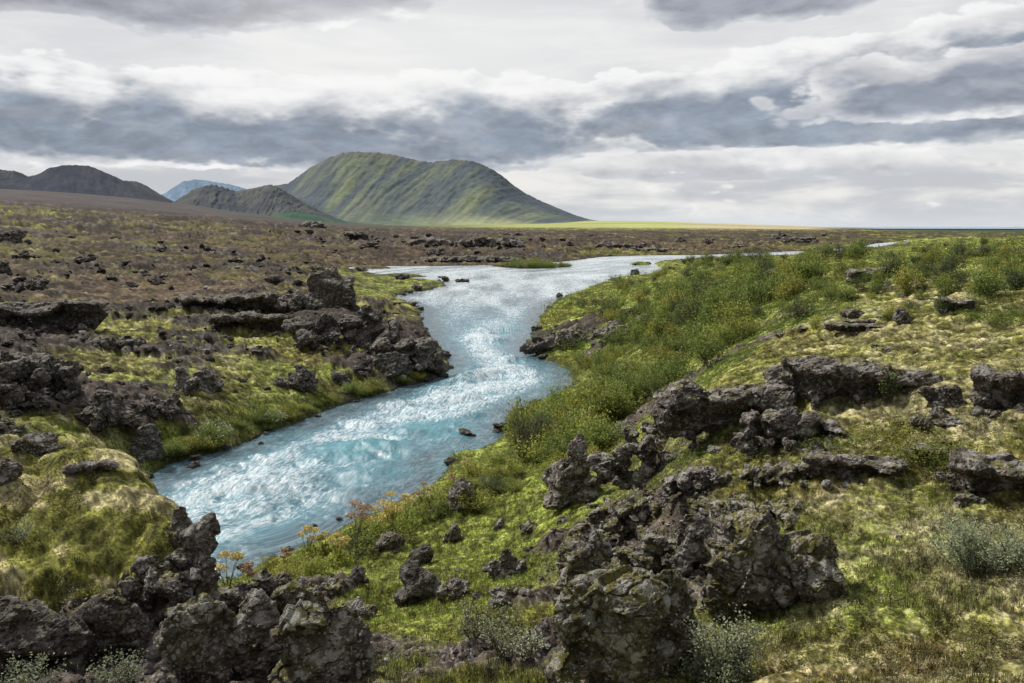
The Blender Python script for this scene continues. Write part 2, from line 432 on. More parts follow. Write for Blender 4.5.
def add_obj(name, me, parent=None, loc=(0, 0, 0), rotz=0, scale=1.0):
    o = bpy.data.objects.new(name, me); COL.objects.link(o)
    o.location = loc; o.rotation_euler = (0, 0, rotz)
    o.scale = scale if isinstance(scale, (tuple, list)) else (scale,) * 3
    if parent:
        o.parent = parent
    return o


def tag(o, label=None, cat=None, group=None, kind=None):
    if label: o['label'] = label
    if cat: o['category'] = cat
    if group: o['group'] = group
    if kind: o['kind'] = kind
    return o


class NT_:
    def __init__(s, mat):
        mat.use_nodes = True
        s.t = mat.node_tree; s.t.nodes.clear(); s.n = s.t.nodes; s.l = s.t.links

    def node(s, typ, **kw):
        n = s.n.new(typ)
        for k, v in kw.items():
            if k.startswith('i_'):
                key = k[2:]
                key = int(key) if key.isdigit() else key.replace('_', ' ')
                inp = n.inputs[key]
                if isinstance(v, bpy.types.NodeSocket): s.l.new(v, inp)
                else: inp.default_value = v
            else:
                setattr(n, k, v)
        return n

    def m(s, op, a, b=0.0, c=0.0, clamp=False):
        n = s.node('ShaderNodeMath', operation=op, use_clamp=clamp, i_0=a, i_1=b)
        if op in ('MULTIPLY_ADD', 'WRAP', 'SMOOTH_MIN', 'SMOOTH_MAX'):
            if isinstance(c, bpy.types.NodeSocket): s.l.new(c, n.inputs[2])
            else: n.inputs[2].default_value = c
        return n.outputs[0]

    def mr(s, v, a, b, c=0.0, d=1.0, smooth=True):
        n = s.node('ShaderNodeMapRange', interpolation_type='SMOOTHSTEP' if smooth else 'LINEAR')
        for i, x in enumerate((v, a, b, c, d)):
            if isinstance(x, bpy.types.NodeSocket): s.l.new(x, n.inputs[i])
            else: n.inputs[i].default_value = x
        return n.outputs[0]

    def mix(s, f, a, b, blend='MIX'):
        n = s.node('ShaderNodeMix', data_type='RGBA', blend_type=blend)
        for i, x in ((0, f), (6, a), (7, b)):
            if isinstance(x, bpy.types.NodeSocket): s.l.new(x, n.inputs[i])
            else: n.inputs[i].default_value = (x if i == 0 else (*x, 1.0) if len(x) == 3 else x)
        return n.outputs[2]

    def noise(s, vec, scale, detail=4.0, rough=.5, dist=0.0, dim='3D'):
        n = s.node('ShaderNodeTexNoise', noise_dimensions=dim)
        if vec is not None: s.l.new(vec, n.inputs['Vector'])
        n.inputs['Scale'].default_value = scale; n.inputs['Detail'].default_value = detail
        n.inputs['Roughness'].default_value = rough; n.inputs['Distortion'].default_value = dist
        return n.outputs[0]

    def vor(s, vec, scale, feature='F1', rnd=1.0):
        n = s.node('ShaderNodeTexVoronoi', feature=feature)
        if vec is not None: s.l.new(vec, n.inputs['Vector'])
        n.inputs['Scale'].default_value = scale; n.inputs['Randomness'].default_value = rnd
        return n

    def bump(s, hgt, strength, dist, normal=None):
        n = s.node('ShaderNodeBump')
        s.l.new(hgt, n.inputs['Height']); n.inputs['Strength'].default_value = strength; n.inputs['Distance'].default_value = dist
        if normal is not None: s.l.new(normal, n.inputs['Normal'])
        return n.outputs[0]

    def out(s, sh):
        o = s.node('ShaderNodeOutputMaterial'); s.l.new(sh, o.inputs[0])

    def attr(s, name):
        return s.node('ShaderNodeAttribute', attribute_name=name)

    def bsdf(s, col, rough=.9, spec=.2, normal=None, **kw):
        n = s.node('ShaderNodeBsdfPrincipled')
        for k, x in (('Base Color', col), ('Roughness', rough), ('Specular IOR Level', spec)):
            if isinstance(x, bpy.types.NodeSocket): s.l.new(x, n.inputs[k])
            else: n.inputs[k].default_value = (*x, 1.0) if k == 'Base Color' else x
        if normal is not None: s.l.new(normal, n.inputs['Normal'])
        return n.outputs[0]


# ------------------------------------------------------------------ materials
def mat_ground():
    M = bpy.data.materials.new('moss and lava ground'); t = NT_(M)
    pos = t.node('ShaderNodeNewGeometry').outputs['Position']
    col = t.attr('Col').outputs['Color']
    near = t.attr('near').outputs['Fac']
    n1 = t.noise(pos, 9.0, 6, .65); n2 = t.noise(pos, 45.0, 3, .6); n3 = t.noise(pos, .9, 5, .6)
    v = t.m('MULTIPLY', t.mr(n1, .25, .75, .62, 1.38, False), t.mr(n2, .3, .7, .75, 1.25, False))
    v = t.m('MULTIPLY', v, t.mr(n3, .3, .7, .85, 1.15, False))
    nz = t.node('ShaderNodeSeparateXYZ', i_0=t.node('ShaderNodeNewGeometry').outputs['Normal']).outputs[2]
    st = t.mr(nz, .75, .35)
    v2 = t.m('MULTIPLY', t.mr(t.noise(pos, 3.5, 8, .7), .36, .66, .3, 1.9, False), t.mr(t.vor(pos, 7.0).outputs['Distance'], .1, .6, 1.25, .6))
    v = t.m('MULTIPLY', v, t.m('ADD', t.m('MULTIPLY', t.m('SUBTRACT', v2, 1.0), st), 1.0))
    c = t.mix(1.0, col, t.node('ShaderNodeCombineColor', i_0=v, i_1=v, i_2=v).outputs[0], 'MULTIPLY')
    b1 = t.bump(n1, .8, .09); b2 = t.bump(n2, .5, .02, b1)
    t.out(t.bsdf(c, .95, .12, b2))
    return M


def mat_lava(name='lava rock', tone=1.0, lich=1.0, moss=1.0, warm=1.0):
    M = bpy.data.materials.new(name); t = NT_(M)
    g = t.node('ShaderNodeNewGeometry'); pos = g.outputs['Position']
    nz = t.node('ShaderNodeSeparateXYZ', i_0=g.outputs['Normal']).outputs[2]
    n1 = t.noise(pos, 1.7, 6, .6); n2 = t.noise(pos, 9.0, 6, .7); n3 = t.noise(pos, 40.0, 4, .6)
    a = (.044 * tone, .034 * tone, .027 * tone); b = (.255 * tone * warm, .205 * tone, .172 * tone)
    c = t.mix(t.mr(t.m('ADD', t.m('MULTIPLY', n2, .7), t.m('MULTIPLY', n1, .5)), .42, .80), a, b)
    up = t.m('MULTIPLY', t.mr(nz, .05, .8), t.mr(n1, .35, .6, .35, 1.0))
    c = t.mix(t.m('MULTIPLY', up, .62), c, (.34 * tone, .295 * tone, .255 * tone))
    # moss on what faces up
    mm = t.m('MULTIPLY', t.mr(t.m('ADD', nz, t.m('MULTIPLY', t.m('SUBTRACT', t.noise(pos, 2.1, 6, .65), .5), 3.2)), .92 - .55 * max(0, moss - 1), 1.14 - .55 * max(0, moss - 1)), min(moss, 1.0))
    mc = t.mix(t.mr(t.noise(pos, 7.0, 7, .7), .35, .65), (.075, .068, .016), (.270, .250, .065))
    mm = t.m('MULTIPLY', mm, t.mr(t.noise(pos, 16.0, 5, .7), .38, .50))
    c = t.mix(mm, c, mc)
    # crustose lichen patches
    vo = t.vor(pos, 4.0); vo2 = t.vor(pos, 9.0)
    ln = t.noise(pos, 2.6, 5, .65)
    lm = t.m('MULTIPLY', t.mr(vo.outputs['Distance'], .48, .30), t.mr(t.m('ADD', ln, t.m('MULTIPLY', up, .14)), .50, .58))
    lm2 = t.m('MULTIPLY', t.mr(vo2.outputs['Distance'], .44, .28), t.mr(t.noise(pos, 3.4, 4, .6), .47, .55))
    vo3 = t.vor(pos, 19.0)
    lm3 = t.m('MULTIPLY', t.mr(vo3.outputs['Distance'], .42, .28), t.mr(t.noise(pos, 5.0, 4, .6), .45, .54))
    lm = t.m('MULTIPLY', t.m('MAXIMUM', t.m('MAXIMUM', lm, lm2), lm3), .9 * lich)
    lm = t.m('MULTIPLY', lm, t.mr(n3, .3, .6, .5, 1.0))
    c = t.mix(lm, c, (.58, .56, .52))
    b1 = t.bump(n2, 1.0, .14); b2 = t.bump(n3, .9, .04, b1)
    t.out(t.bsdf(c, .9, .2, b2))
    return M


def upn(t, k=.55):
    g = t.node('ShaderNodeNewGeometry').outputs['Normal']
    a = t.node('ShaderNodeVectorMath', operation='SCALE'); t.l.new(g, a.inputs[0]); a.inputs[3].default_value = k
    b = t.node('ShaderNodeVectorMath', operation='ADD'); t.l.new(a.outputs[0], b.inputs[0]); b.inputs[1].default_value = (0, 0, .8)
    n = t.node('ShaderNodeVectorMath', operation='NORMALIZE'); t.l.new(b.outputs[0], n.inputs[0])
    return n.outputs[0]


def mat_leaf(name, c1, c2, trans=.35):
    M = bpy.data.materials.new(name); t = NT_(M)
    a = t.attr('var').outputs['Fac']
    oi = t.node('ShaderNodeObjectInfo').outputs['Random']
    pos = t.node('ShaderNodeNewGeometry').outputs['Position']
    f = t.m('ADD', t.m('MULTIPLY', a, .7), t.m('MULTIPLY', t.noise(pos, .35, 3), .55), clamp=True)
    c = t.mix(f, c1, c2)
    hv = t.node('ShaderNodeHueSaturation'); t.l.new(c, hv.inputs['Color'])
    t.l.new(t.mr(oi, 0, 1, .75, 1.25, False), hv.inputs['Value']); t.l.new(t.mr(t.m('FRACT', t.m('MULTIPLY', oi, 7.3)), 0, 1, .492, .512, False), hv.inputs['Hue'])
    c = hv.outputs[0]
    p = t.bsdf(c, .65, .2, upn(t))
    tr = t.node('ShaderNodeBsdfTranslucent'); t.l.new(c, tr.inputs[0])
    mx = t.node('ShaderNodeMixShader', i_0=trans); t.l.new(p, mx.inputs[1]); t.l.new(tr.outputs[0], mx.inputs[2])
    t.out(mx.outputs[0])
    return M


def mat_vcol(name, rough=.9, trans=0.0):
    M = bpy.data.materials.new(name); t = NT_(M)
    c = t.attr('Col').outputs['Color']
    pos = t.node('ShaderNodeNewGeometry').outputs['Position']
    v = t.mr(t.noise(pos, 3., 3), .3, .7, .8, 1.2, False)
    c = t.mix(1.0, c, t.node('ShaderNodeCombineColor', i_0=v, i_1=v, i_2=v).outputs[0], 'MULTIPLY')
    p = t.bsdf(c, rough, .15, upn(t, .4) if trans else None)
    if trans:
        tr = t.node('ShaderNodeBsdfTranslucent'); t.l.new(c, tr.inputs[0])
        mx = t.node('ShaderNodeMixShader', i_0=trans); t.l.new(p, mx.inputs[1]); t.l.new(tr.outputs[0], mx.inputs[2])
        p = mx.outputs[0]
    t.out(p)
    return M


def mat_plain(name, col, rough=.8, sc=20.0):
    M = bpy.data.materials.new(name); t = NT_(M)
    pos = t.node('ShaderNodeNewGeometry').outputs['Position']
    n = t.noise(pos, sc, 4)
    c = t.mix(t.mr(n, .3, .7), tuple(x * .7 for x in col), tuple(x * 1.25 for x in col))
    t.out(t.bsdf(c, rough, .2))
    return M


def mat_mountain(name, scale=1.0):
    M = bpy.data.materials.new(name); t = NT_(M)
    c = t.attr('Col').outputs['Color']
    pos = t.node('ShaderNodeNewGeometry').outputs['Position']
    n = t.noise(pos, .012 * scale, 6, .65); n2 = t.noise(pos, .05 * scale, 4, .6)
    v = t.m('MULTIPLY', t.mr(n, .3, .7, .8, 1.2, False), t.mr(n2, .3, .7, .85, 1.15, False))
    c = t.mix(1.0, c, t.node('ShaderNodeCombineColor', i_0=v, i_1=v, i_2=v).outputs[0], 'MULTIPLY')
    b = t.bump(n2, .25, 6.0)
    t.out(t.bsdf(c, 1.0, .05, b))
    return M


def mat_water():
    M = bpy.data.materials.new('glacial river water'); t = NT_(M)
    fl = t.node('ShaderNodeCombineXYZ', i_0=t.attr('fs').outputs['Fac'], i_1=t.attr('ft').outputs['Fac']).outputs[0]
    foam = t.attr('foam').outputs['Fac']; teal = t.attr('teal').outputs['Fac']; deep = t.attr('deep').outputs['Fac']

    def mp(sx, sy):
        n = t.node('ShaderNodeMapping'); t.l.new(fl, n.inputs[0]); n.inputs['Scale'].default_value = (sx, sy, 1); return n.outputs[0]
    n1 = t.noise(mp(.75, 1.9), 1.0, 9, .72, .5); n2 = t.noise(mp(2.6, 7.5), 1.0, 8, .72, .3); n3 = t.noise(mp(6., 12.), 1.0, 5, .7)
    lace = t.m('ADD', t.m('MULTIPLY', n1, .42), t.m('MULTIPLY', n2, .58))
    fm = t.mr(t.m('ADD', lace, foam), .89, 1.11)
    fm = t.m('MULTIPLY', fm, t.mr(t.m('ADD', t.m('MULTIPLY', n3, .6), t.m('MULTIPLY', n2, .4)), .38, .58, .12, 1.0))
    base = t.mix(deep, (.075, .225, .290), (.040, .075, .100))
    base = t.mix(teal, base, (.03, .25, .30))
    base = t.mix(t.m('MULTIPLY', t.mr(lace, .42, .62), .55), base, (.33, .47, .53))
    b1 = t.bump(n2, .55, .10); b2 = t.bump(n3, .45, .04, b1)
    w = t.bsdf(base, .12, .5, b2)
    f = t.bsdf((.76, .80, .82), .8, .2, b2)
    mx = t.node('ShaderNodeMixShader', i_0=t.m('MULTIPLY', fm, .92)); t.l.new(w, mx.inputs[1]); t.l.new(f, mx.inputs[2])
    t.out(mx.outputs[0])
    return M


MG = mat_ground()
ML = mat_lava('lava rock', .86, .85, 1.25); ML_CLEAN = mat_lava('wet lava rock', .6, .4, .3); ML_MOSS = mat_lava('mossy lava rock', .90, .9, 2.0); ML_FAR = mat_lava('far lava rock', .55, .6, .8)

# ------------------------------------------------------------------ ground sheet
GREENM = np.array([.148, .182, .030]); YMOSS = np.array([.232, .230, .050]); OLIVE = np.array([.070, .066, .017]); STRAW = np.array([.315, .275, .160])
ROCKD = np.array([.040, .031, .025]); ROCKL = np.array([.160, .128, .104]); GRAV = np.array([.098, .068, .048]); GRASS = np.array([.205, .250, .042])
RUST = np.array([.16, .085, .022])


def ground_color(x, y, G, slope):
    x = x + .8 * G['h']; y = y + .6 * G['h']
    r = G['r']
    n1 = fbm2(x / 3.2, y / 2.6, 4, 71)[:, None]; n2 = fbm2(x / .8, y / .8, 4, 72)[:, None]; n3 = fbm2(x / .17, y / .17, 3, 73)[:, None]
    nf = fbm2(x / 45, y / 30, 4, 74)[:, None]
    far = sstep(100, 350, r)[:, None]
    nn = n1 * (1 - far) + nf * far
    near_ = (1 - sstep(40, 120, r))[:, None]
    dry = G['dry'][:, None] * lerp(.62, .84, near_); green = G['green'][:, None] * 1.12 + .06
    c = lerp(OLIVE, YMOSS, sstep(.30, .62, .55 * n1 + .25 * n2 + .2 * n3 + .22 * (G['cush'][:, None] - .75)))
    c = lerp(c, GREENM, sstep(.35, .75, green * .75 + (nn - .5) * .9))
    c = lerp(c, GRASS, .6 * sstep(.75, 1.0, green + (n1 - .5) * .3))
    st = sstep(.52, .74, dry * .45 + .32 * n2 + .35 * nn + .12 * n3 - .06)
    c = lerp(c, STRAW, st * .8)
    c = lerp(c, RUST, .45 * sstep(.66, .74, fbm2(x / 1.7, y / 1.4, 3, 77)[:, None]) * dry)
    # crevices between cushions
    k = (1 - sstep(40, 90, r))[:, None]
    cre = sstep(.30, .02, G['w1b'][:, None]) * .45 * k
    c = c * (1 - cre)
    c = lerp(c, GRAV * (.7 + .6 * n2), sstep(.45, .75, G['grav'][:, None] + (nn - .5) * 1.3 + .16 * sstep(60, 110, r)[:, None] * (x[:, None] < 20)))
    adk = (.5 + G['ad'][:, None] + .6 * G['ad2'][:, None])
    ad3 = adapt(x, y, .0022, 50, 1.3)[:, None]; ad4 = adapt(x, y, .0055, 83, 1.4)[:, None]
    c = lerp(c, OLIVE * .75, sstep(.50, .34, ad4) * .75)
    c = lerp(c, STRAW * 1.15, sstep(.56, .68, ad4 + .25 * (dry - .5)) * (.25 + .5 * dry))
    c = lerp(c, np.array([.065, .045, .03]), sstep(.58, .68, adapt(x, y, .007, 84)[:, None]) * .45)
    om = G['onm'][:, None]
    mp_ = fbm2(x / .7, y / .7, 5, 86)[:, None]
    c = lerp(c, lerp(lerp(np.array([.080, .082, .016]), YMOSS * .95, sstep(.38, .52, mp_)), np.array([.40, .345, .185]), sstep(.52, .62, mp_ + .25 * (ad4 - .5))), .75 * om)
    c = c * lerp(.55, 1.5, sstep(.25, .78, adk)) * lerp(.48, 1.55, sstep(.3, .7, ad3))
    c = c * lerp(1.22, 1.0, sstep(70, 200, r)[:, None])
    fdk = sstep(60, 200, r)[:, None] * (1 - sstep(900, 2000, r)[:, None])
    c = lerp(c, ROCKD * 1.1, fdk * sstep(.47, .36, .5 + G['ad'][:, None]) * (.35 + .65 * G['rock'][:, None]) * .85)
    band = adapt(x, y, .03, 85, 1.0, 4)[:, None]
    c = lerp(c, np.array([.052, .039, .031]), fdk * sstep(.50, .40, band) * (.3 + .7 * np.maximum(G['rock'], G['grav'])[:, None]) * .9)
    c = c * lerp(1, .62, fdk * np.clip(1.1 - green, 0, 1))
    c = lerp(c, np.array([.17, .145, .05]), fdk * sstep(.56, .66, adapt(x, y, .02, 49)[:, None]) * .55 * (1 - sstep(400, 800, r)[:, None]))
    rk = np.clip(G['rk'] + sstep(.75, 1.3, slope) * np.where(G['onm'], sstep(2.0, 3.2, slope), 1) * (1 - sstep(700, 1500, r)) * (.02 + .98 * sstep(.30, .55, G['rock'])) + .9 * G['face'] * sstep(.5, 1.0, slope), 0, 1)[:, None]
    rc = lerp(ROCKD, ROCKL, sstep(.35, .75, .5 * adk + .3 * n3 + .3 * n2 - .1 * (G['rbd'][:, None] < .12)))
    rc = lerp(rc, np.array([.33, .32, .305]), sstep(.64, .72, adapt(x, y, .0045, 76)[:, None]) * .7)
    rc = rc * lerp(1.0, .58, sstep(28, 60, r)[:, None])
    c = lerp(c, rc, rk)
    # wet margin
    wet = (1 - sstep(.1, .8, G['sd'] + .5 * (n2[:, 0] - .5)))[:, None] * (1 - far)
    c = lerp(c, np.array([.035, .035, .022]), wet * .75)
    # distance: fields and dull purple plain
    fr = sstep(2300, 2900, r)[:, None] * (1 - sstep(5200, 6200, r))[:, None]
    th = np.arctan2(x, y)
    px = (np.tan(th) * FPX / 1.0 * .992 + 512)[:, None]
    fld = lerp(np.array([.36, .38, .14]), np.array([.42, .36, .22]), sstep(650, 730, px))
    fld = lerp(np.array([.16, .2, .075]), fld, sstep(440, 540, px))
    stripe = fbm2(x / 500., y / 90., 3, 79)[:, None]
    fld = fld * (.6 + .8 * stripe)
    c = lerp(c, fld, fr * sstep(330, 480, px) * (1 - sstep(800, 860, px)))
    ap = sstep(800, 1200, r)[:, None] * (1 - sstep(320, 480, px))
    c = lerp(c, np.array([.074, .062, .062]) * (.7 + .6 * nf), ap)
    grn = ap * sstep(200, 280, px) * sstep(1300, 1700, r)[:, None] * sstep(.42, .55, fbm2(x / 300., y / 300., 3, 81)[:, None])
    c = lerp(c, np.array([.05, .085, .05]), grn * .8)
    far_r = sstep(700, 1800, r)[:, None] * sstep(840, 960, px)
    c = lerp(c, np.array([.045, .062, .03]), far_r)
    return np.clip(c, .004, .9), rk[:, 0]


def radial():
    r = [3.2]
    while r[-1] < 31000:
        v = r[-1]
        q = np.interp(math.log(v), [math.log(a) for a in (3, 7, 17, 30, 100, 400, 1000, 4000, 31000)], [.012, .0027, .0029, .0042, .0058, .009, .02, .03, .08])
        r.append(v * (1 + q))
    return np.array(r)


RR = radial()
TH = np.radians(np.concatenate([np.arange(-60, -36, .4), np.arange(-36, 36.01, .085), np.arange(36.4, 60.1, .4)]))
TT, RG = np.meshgrid(TH, RR)
GX = np.sin(TT) * RG; GY = np.cos(TT) * RG
fx, fy = GX.ravel(), GY.ravel()
G = {}
parts = []
CH = 200000
for i in range(0, fx.size, CH):
    parts.append(ground(fx[i:i + CH], fy[i:i + CH], True))
G = {k: np.concatenate([p[k] for p in parts]) for k in parts[0]}
Hh = G['h'].reshape(GX.shape)
dr = np.gradient(Hh, axis=0) / np.gradient(RG, axis=0)
dt = np.gradient(Hh, axis=1) / (np.gradient(TT, axis=1) * RG)
slope = np.hypot(dr, dt).ravel()
cols = []
rks = []
for i in range(0, fx.size, CH):
    s = slice(i, i + CH)
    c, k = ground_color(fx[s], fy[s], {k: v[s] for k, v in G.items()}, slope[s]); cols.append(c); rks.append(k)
cols = np.concatenate(cols)
V = np.stack([fx, fy, G['h']], 1)
nr, nt = GX.shape
idx = np.arange(nr * nt).reshape(nr, nt)
F = np.stack([idx[:-1, :-1], idx[:-1, 1:], idx[1:, 1:], idx[1:, :-1]], -1).reshape(-1, 4)[:, ::-1]
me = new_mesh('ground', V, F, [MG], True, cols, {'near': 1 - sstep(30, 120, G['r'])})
tag(add_obj('ground', me), kind='structure')

# ------------------------------------------------------------------ river
rr = RR[(RR > 14) & (RR < 900)]
th = np.radians(np.arange(-58, 30, .085))
TT, RG = np.meshgrid(th, rr)
wx_, wy_ = np.sin(TT) * RG, np.cos(TT) * RG
sd = samp(g_sd, wx_.ravel(), wy_.ravel()).reshape(TT.shape)
fs = samp(g_s, wx_.ravel(), wy_.ravel()); ft = samp(g_t, wx_.ravel(), wy_.ravel())
rF = RG.ravel(); sdf = sd.ravel()
rap = sstep(110, 55, rF) * sstep(16, 24, rF)
mid = sstep(.2, 3.2, -sdf)
wv = (fbm2(fs / 1.3, ft / 1.5, 4, 201) - .5) * .65 * (.35 + .65 * rap) + (fbm2(fs / .45, ft / .6, 3, 202) - .5) * .20
stand = np.maximum(0, fbm2(fs / 2.6, ft / 3.4, 2, 203) - .55) * 2.2 * rap
ex, ey = unproj(365, 452, 0); b1 = np.exp(-(((wx_.ravel() - ex) / 2.2) ** 2 + ((wy_.ravel() - ey) / 1.3) ** 2))
ex2, ey2 = unproj(430, 432, 0); b2 = np.exp(-(((wx_.ravel() - ex2) / 2.0) ** 2 + ((wy_.ravel() - ey2) / 1.6) ** 2))
ex3, ey3 = unproj(375, 474, 0); b3 = np.exp(-(((wx_.ravel() - ex3) / 1.6) ** 2 + ((wy_.ravel() - ey3) / 1.0) ** 2))
wz = (wv + stand) * mid * (.6 + .4 * rap) + .55 * b1 + .3 * b2 + .3 * b3
lane = fbm2(fs / 14, ft / 3.0, 3, 205)
foam = .36 + .10 * (lane - .5) * 2 + .05 * stand + .18 * wv + .13 * rap - .35 * (1 - mid) * sstep(140, 60, rF) - .45 * b1 - .22 * b2 - .25 * b3
shear = sstep(.6, .2, np.abs(sdf - -.7)) * .0
farw = sstep(75, 130, rF)
foam = foam + .13 * farw  # far reach whitened to stand in for reflected sky
teal = np.clip(1.0 * b1 + .5 * b2 + .45 * b3 + .22 * sstep(.52, .68, fbm2(fs / 5, ft / 2.5, 3, 207)) * rap, 0, 1)
deep = np.clip(1 - mid + .6 * farw + .3 * sstep(.55, .4, lane), 0, 1)
keep = (sd < 1.2)
fk = keep[:-1, :-1] & keep[:-1, 1:] & keep[1:, 1:] & keep[1:, :-1]
idx = np.arange(TT.size).reshape(TT.shape)
F = np.stack([idx[:-1, :-1], idx[:-1, 1:], idx[1:, 1:], idx[1:, :-1]], -1)[fk][:, ::-1]
used = np.unique(F); remap = np.zeros(TT.size, np.int64); remap[used] = np.arange(len(used))
Vw = np.stack([wx_.ravel(), wy_.ravel(), wz], 1)[used]
me = new_mesh('river', Vw, remap[F], [mat_water()], True, None, {'foam': foam[used], 'teal': teal[used], 'deep': deep[used], 'fs': fs[used], 'ft': ft[used]})
tag(add_obj('river', me), kind='structure')

# the sea on the horizon to the right
MS = bpy.data.materials.new('sea'); t = NT_(MS)
t.out(t.bsdf(t.mix(t.noise(t.node('ShaderNodeNewGeometry').outputs['Position'], .002, 3), (.22, .31, .41), (.26, .35, .46)), .5, .3))
a = np.radians(np.linspace(17, 60, 40)); V = []
for q in a:
    V.append((math.sin(q) * 2900, math.cos(q) * 2900, 4.6))
for q in a:
    V.append((math.sin(q) * 60000, math.cos(q) * 60000, 4.6))
F = np.array([(i, i + 1, 41 + i, 40 + i) for i in range(39)])[:, ::-1]
tag(add_obj('sea', new_mesh('sea', np.array(V), F, [MS])), kind='structure')


# ------------------------------------------------------------------ mountains
def mountain(name, sil, base_py, Rr, front, back, colf, seed, gully=.3, slant=0.0, nth=420, nt_=90, crag=.2, power=1.25):
    sx = np.array([p[0] for p in sil], float); sy = np.array([p[1] for p in sil], float)
    x = np.linspace(sx[0], sx[-1], nth)
    y = np.interp(x, sx, sy)
    ker = np.array([1, 3, 4, 3, 1]) / 12.
    y = np.convolve(np.pad(y, 2, mode='edge'), ker, 'valid')
    dx, dy, dz = pix_dir(x, y)
    kk = Rr / np.hypot(dx, dy)
    Zs = CAMZ + dz * kk
    th = np.arctan2(dx, dy)
    _, dyb, dzb = pix_dir(512, base_py)
    Zb = CAMZ + dzb / dyb * (Rr - front) - 6
    t = np.concatenate([np.linspace(0, 1, nt_), 1 + np.linspace(0, 1, nt_ // 2)[1:]])
    TH, T = np.meshgrid(th, t)
    rad = Rr + np.where(T < 1, (T - 1) * front, (T - 1) * back)
    Z1 = np.broadcast_to(Zs, TH.shape)
    tt = np.clip(T, 0, 1)
    prof = tt ** power
    rel = np.maximum(Z1 - Zb, 0)
    z = Zb + rel * np.where(T < 1, prof, 1 - (T - 1) ** 1.4 * .9)
    u = (np.degrees(TH) + slant * tt)
    wob = 1.3 * fbm2(u * .8, tt * 2.2, 3, seed + 3)
    g1 = np.abs(fbm2((u + wob) * 1.15, tt * .7, 3, seed) - .5) * 2
    g2 = np.abs(fbm2((u + wob) * 2.6, tt * 1.6, 4, seed + 1) - .5) * 2
    env = np.sin(np.clip(tt, 0, 1) * math.pi) ** .8 * (T < 1)
    z = z + rel * gully * ((g1 - .35) * .5 + (g2 - .3) * .22) * env
    z = z + rel * crag * (fbm2(u * 6, tt * 14, 4, seed + 5) - .5) * .25 * sstep(.1, .5, tt) * (T < 1.02)
    X = np.sin(TH) * rad; Y = np.cos(TH) * rad
    V = np.stack([X.ravel(), Y.ravel(), z.ravel()], 1)
    idx = np.arange(X.size).reshape(X.shape)
    F = np.stack([idx[:-1, :-1], idx[:-1, 1:], idx[1:, 1:], idx[1:, :-1]], -1).reshape(-1, 4)[:, ::-1]
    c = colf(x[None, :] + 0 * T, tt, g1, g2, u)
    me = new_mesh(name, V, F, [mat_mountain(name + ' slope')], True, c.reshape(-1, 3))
    return tag(add_obj(name, me), kind='structure')


def c_main(x, t, g1, g2, u):
    a = np.array([.155, .178, .095]); b = np.array([.082, .098, .098]); c = np.array([.37, .39, .215])
    n = fbm2(u * 2.2, t * 2.2, 4, 301)
    k = sstep(.0, .8, .25 * g2 + .25 * g1 + 1.6 * (n - .5) + .12)[..., None]
    o = lerp(b, a, k)
    lt = .75 * sstep(.46, .74, .6 * fbm2(u * 1.5 + 5, t * 1.4, 4, 302) + .4 * fbm2(u * 5, t * 3, 4, 303) + .14 * (.6 - t))[..., None]  # sunlit streaks painted into the slope colour
    o = lerp(o, c * .60, lt * .6)
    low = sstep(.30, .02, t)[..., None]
    o = lerp(o, lerp(np.array([.13, .17, .10]), np.array([.40, .41, .20]), sstep(380, 500, x)[..., None]), low * .9)  # paler foot at the right, sunlight put into the colour
    dk = (sstep(470, 500, x + 30 * (n - .5)) * sstep(.50, .8, t))[..., None]  # shading of the upper right face painted darker
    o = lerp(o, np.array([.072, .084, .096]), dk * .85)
    lf = (sstep(350, 285, x + 50 * (t - .5) + 40 * (n - .5)))[..., None]  # cloud shadow over the left third painted as slate
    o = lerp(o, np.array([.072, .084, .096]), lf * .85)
    tp = (sstep(.86, .97, t) * sstep(.45, .6, n))[..., None]
    o = lerp(o, np.array([.13, .12, .10]), tp * .6)
    return o * .95 + np.array([.014, .020, .032])  # distance haze added to the base colour


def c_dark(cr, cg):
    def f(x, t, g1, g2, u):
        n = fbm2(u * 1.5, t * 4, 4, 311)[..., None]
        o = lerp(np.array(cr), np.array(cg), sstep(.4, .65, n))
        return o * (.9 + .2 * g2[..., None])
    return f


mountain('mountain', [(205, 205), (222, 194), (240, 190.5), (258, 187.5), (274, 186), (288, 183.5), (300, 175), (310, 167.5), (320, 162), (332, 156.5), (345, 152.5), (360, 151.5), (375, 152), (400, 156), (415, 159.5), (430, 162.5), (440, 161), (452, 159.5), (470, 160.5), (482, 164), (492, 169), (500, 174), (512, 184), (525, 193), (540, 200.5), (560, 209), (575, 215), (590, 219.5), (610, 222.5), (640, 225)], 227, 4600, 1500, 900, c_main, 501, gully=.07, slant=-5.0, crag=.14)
mountain('foothill', [(150, 215), (175, 201), (184, 195.5), (192, 190), (200, 187), (207, 185.5), (214, 185), (221, 187), (229, 189), (236, 191.5), (246, 191), (254, 188.5), (262, 186.5), (270, 185), (277, 186.5), (284, 190.5), (293, 196), (305, 203), (318, 210), (335, 217), (360, 226)], 226, 3300, 900, 600, c_dark((.070, .080, .092), (.100, .110, .105)), 511, gully=.16, slant=-2.0, crag=.30)  # slate tone with haze put into the base colour
mountain('green_hill', [(255, 222), (275, 214), (290, 211.5), (305, 213), (330, 218), (355, 224), (380, 229)], 228, 2300, 350, 400, c_dark((.05, .095, .072), (.07, .12, .08)), 521, gully=.1, power=.8)
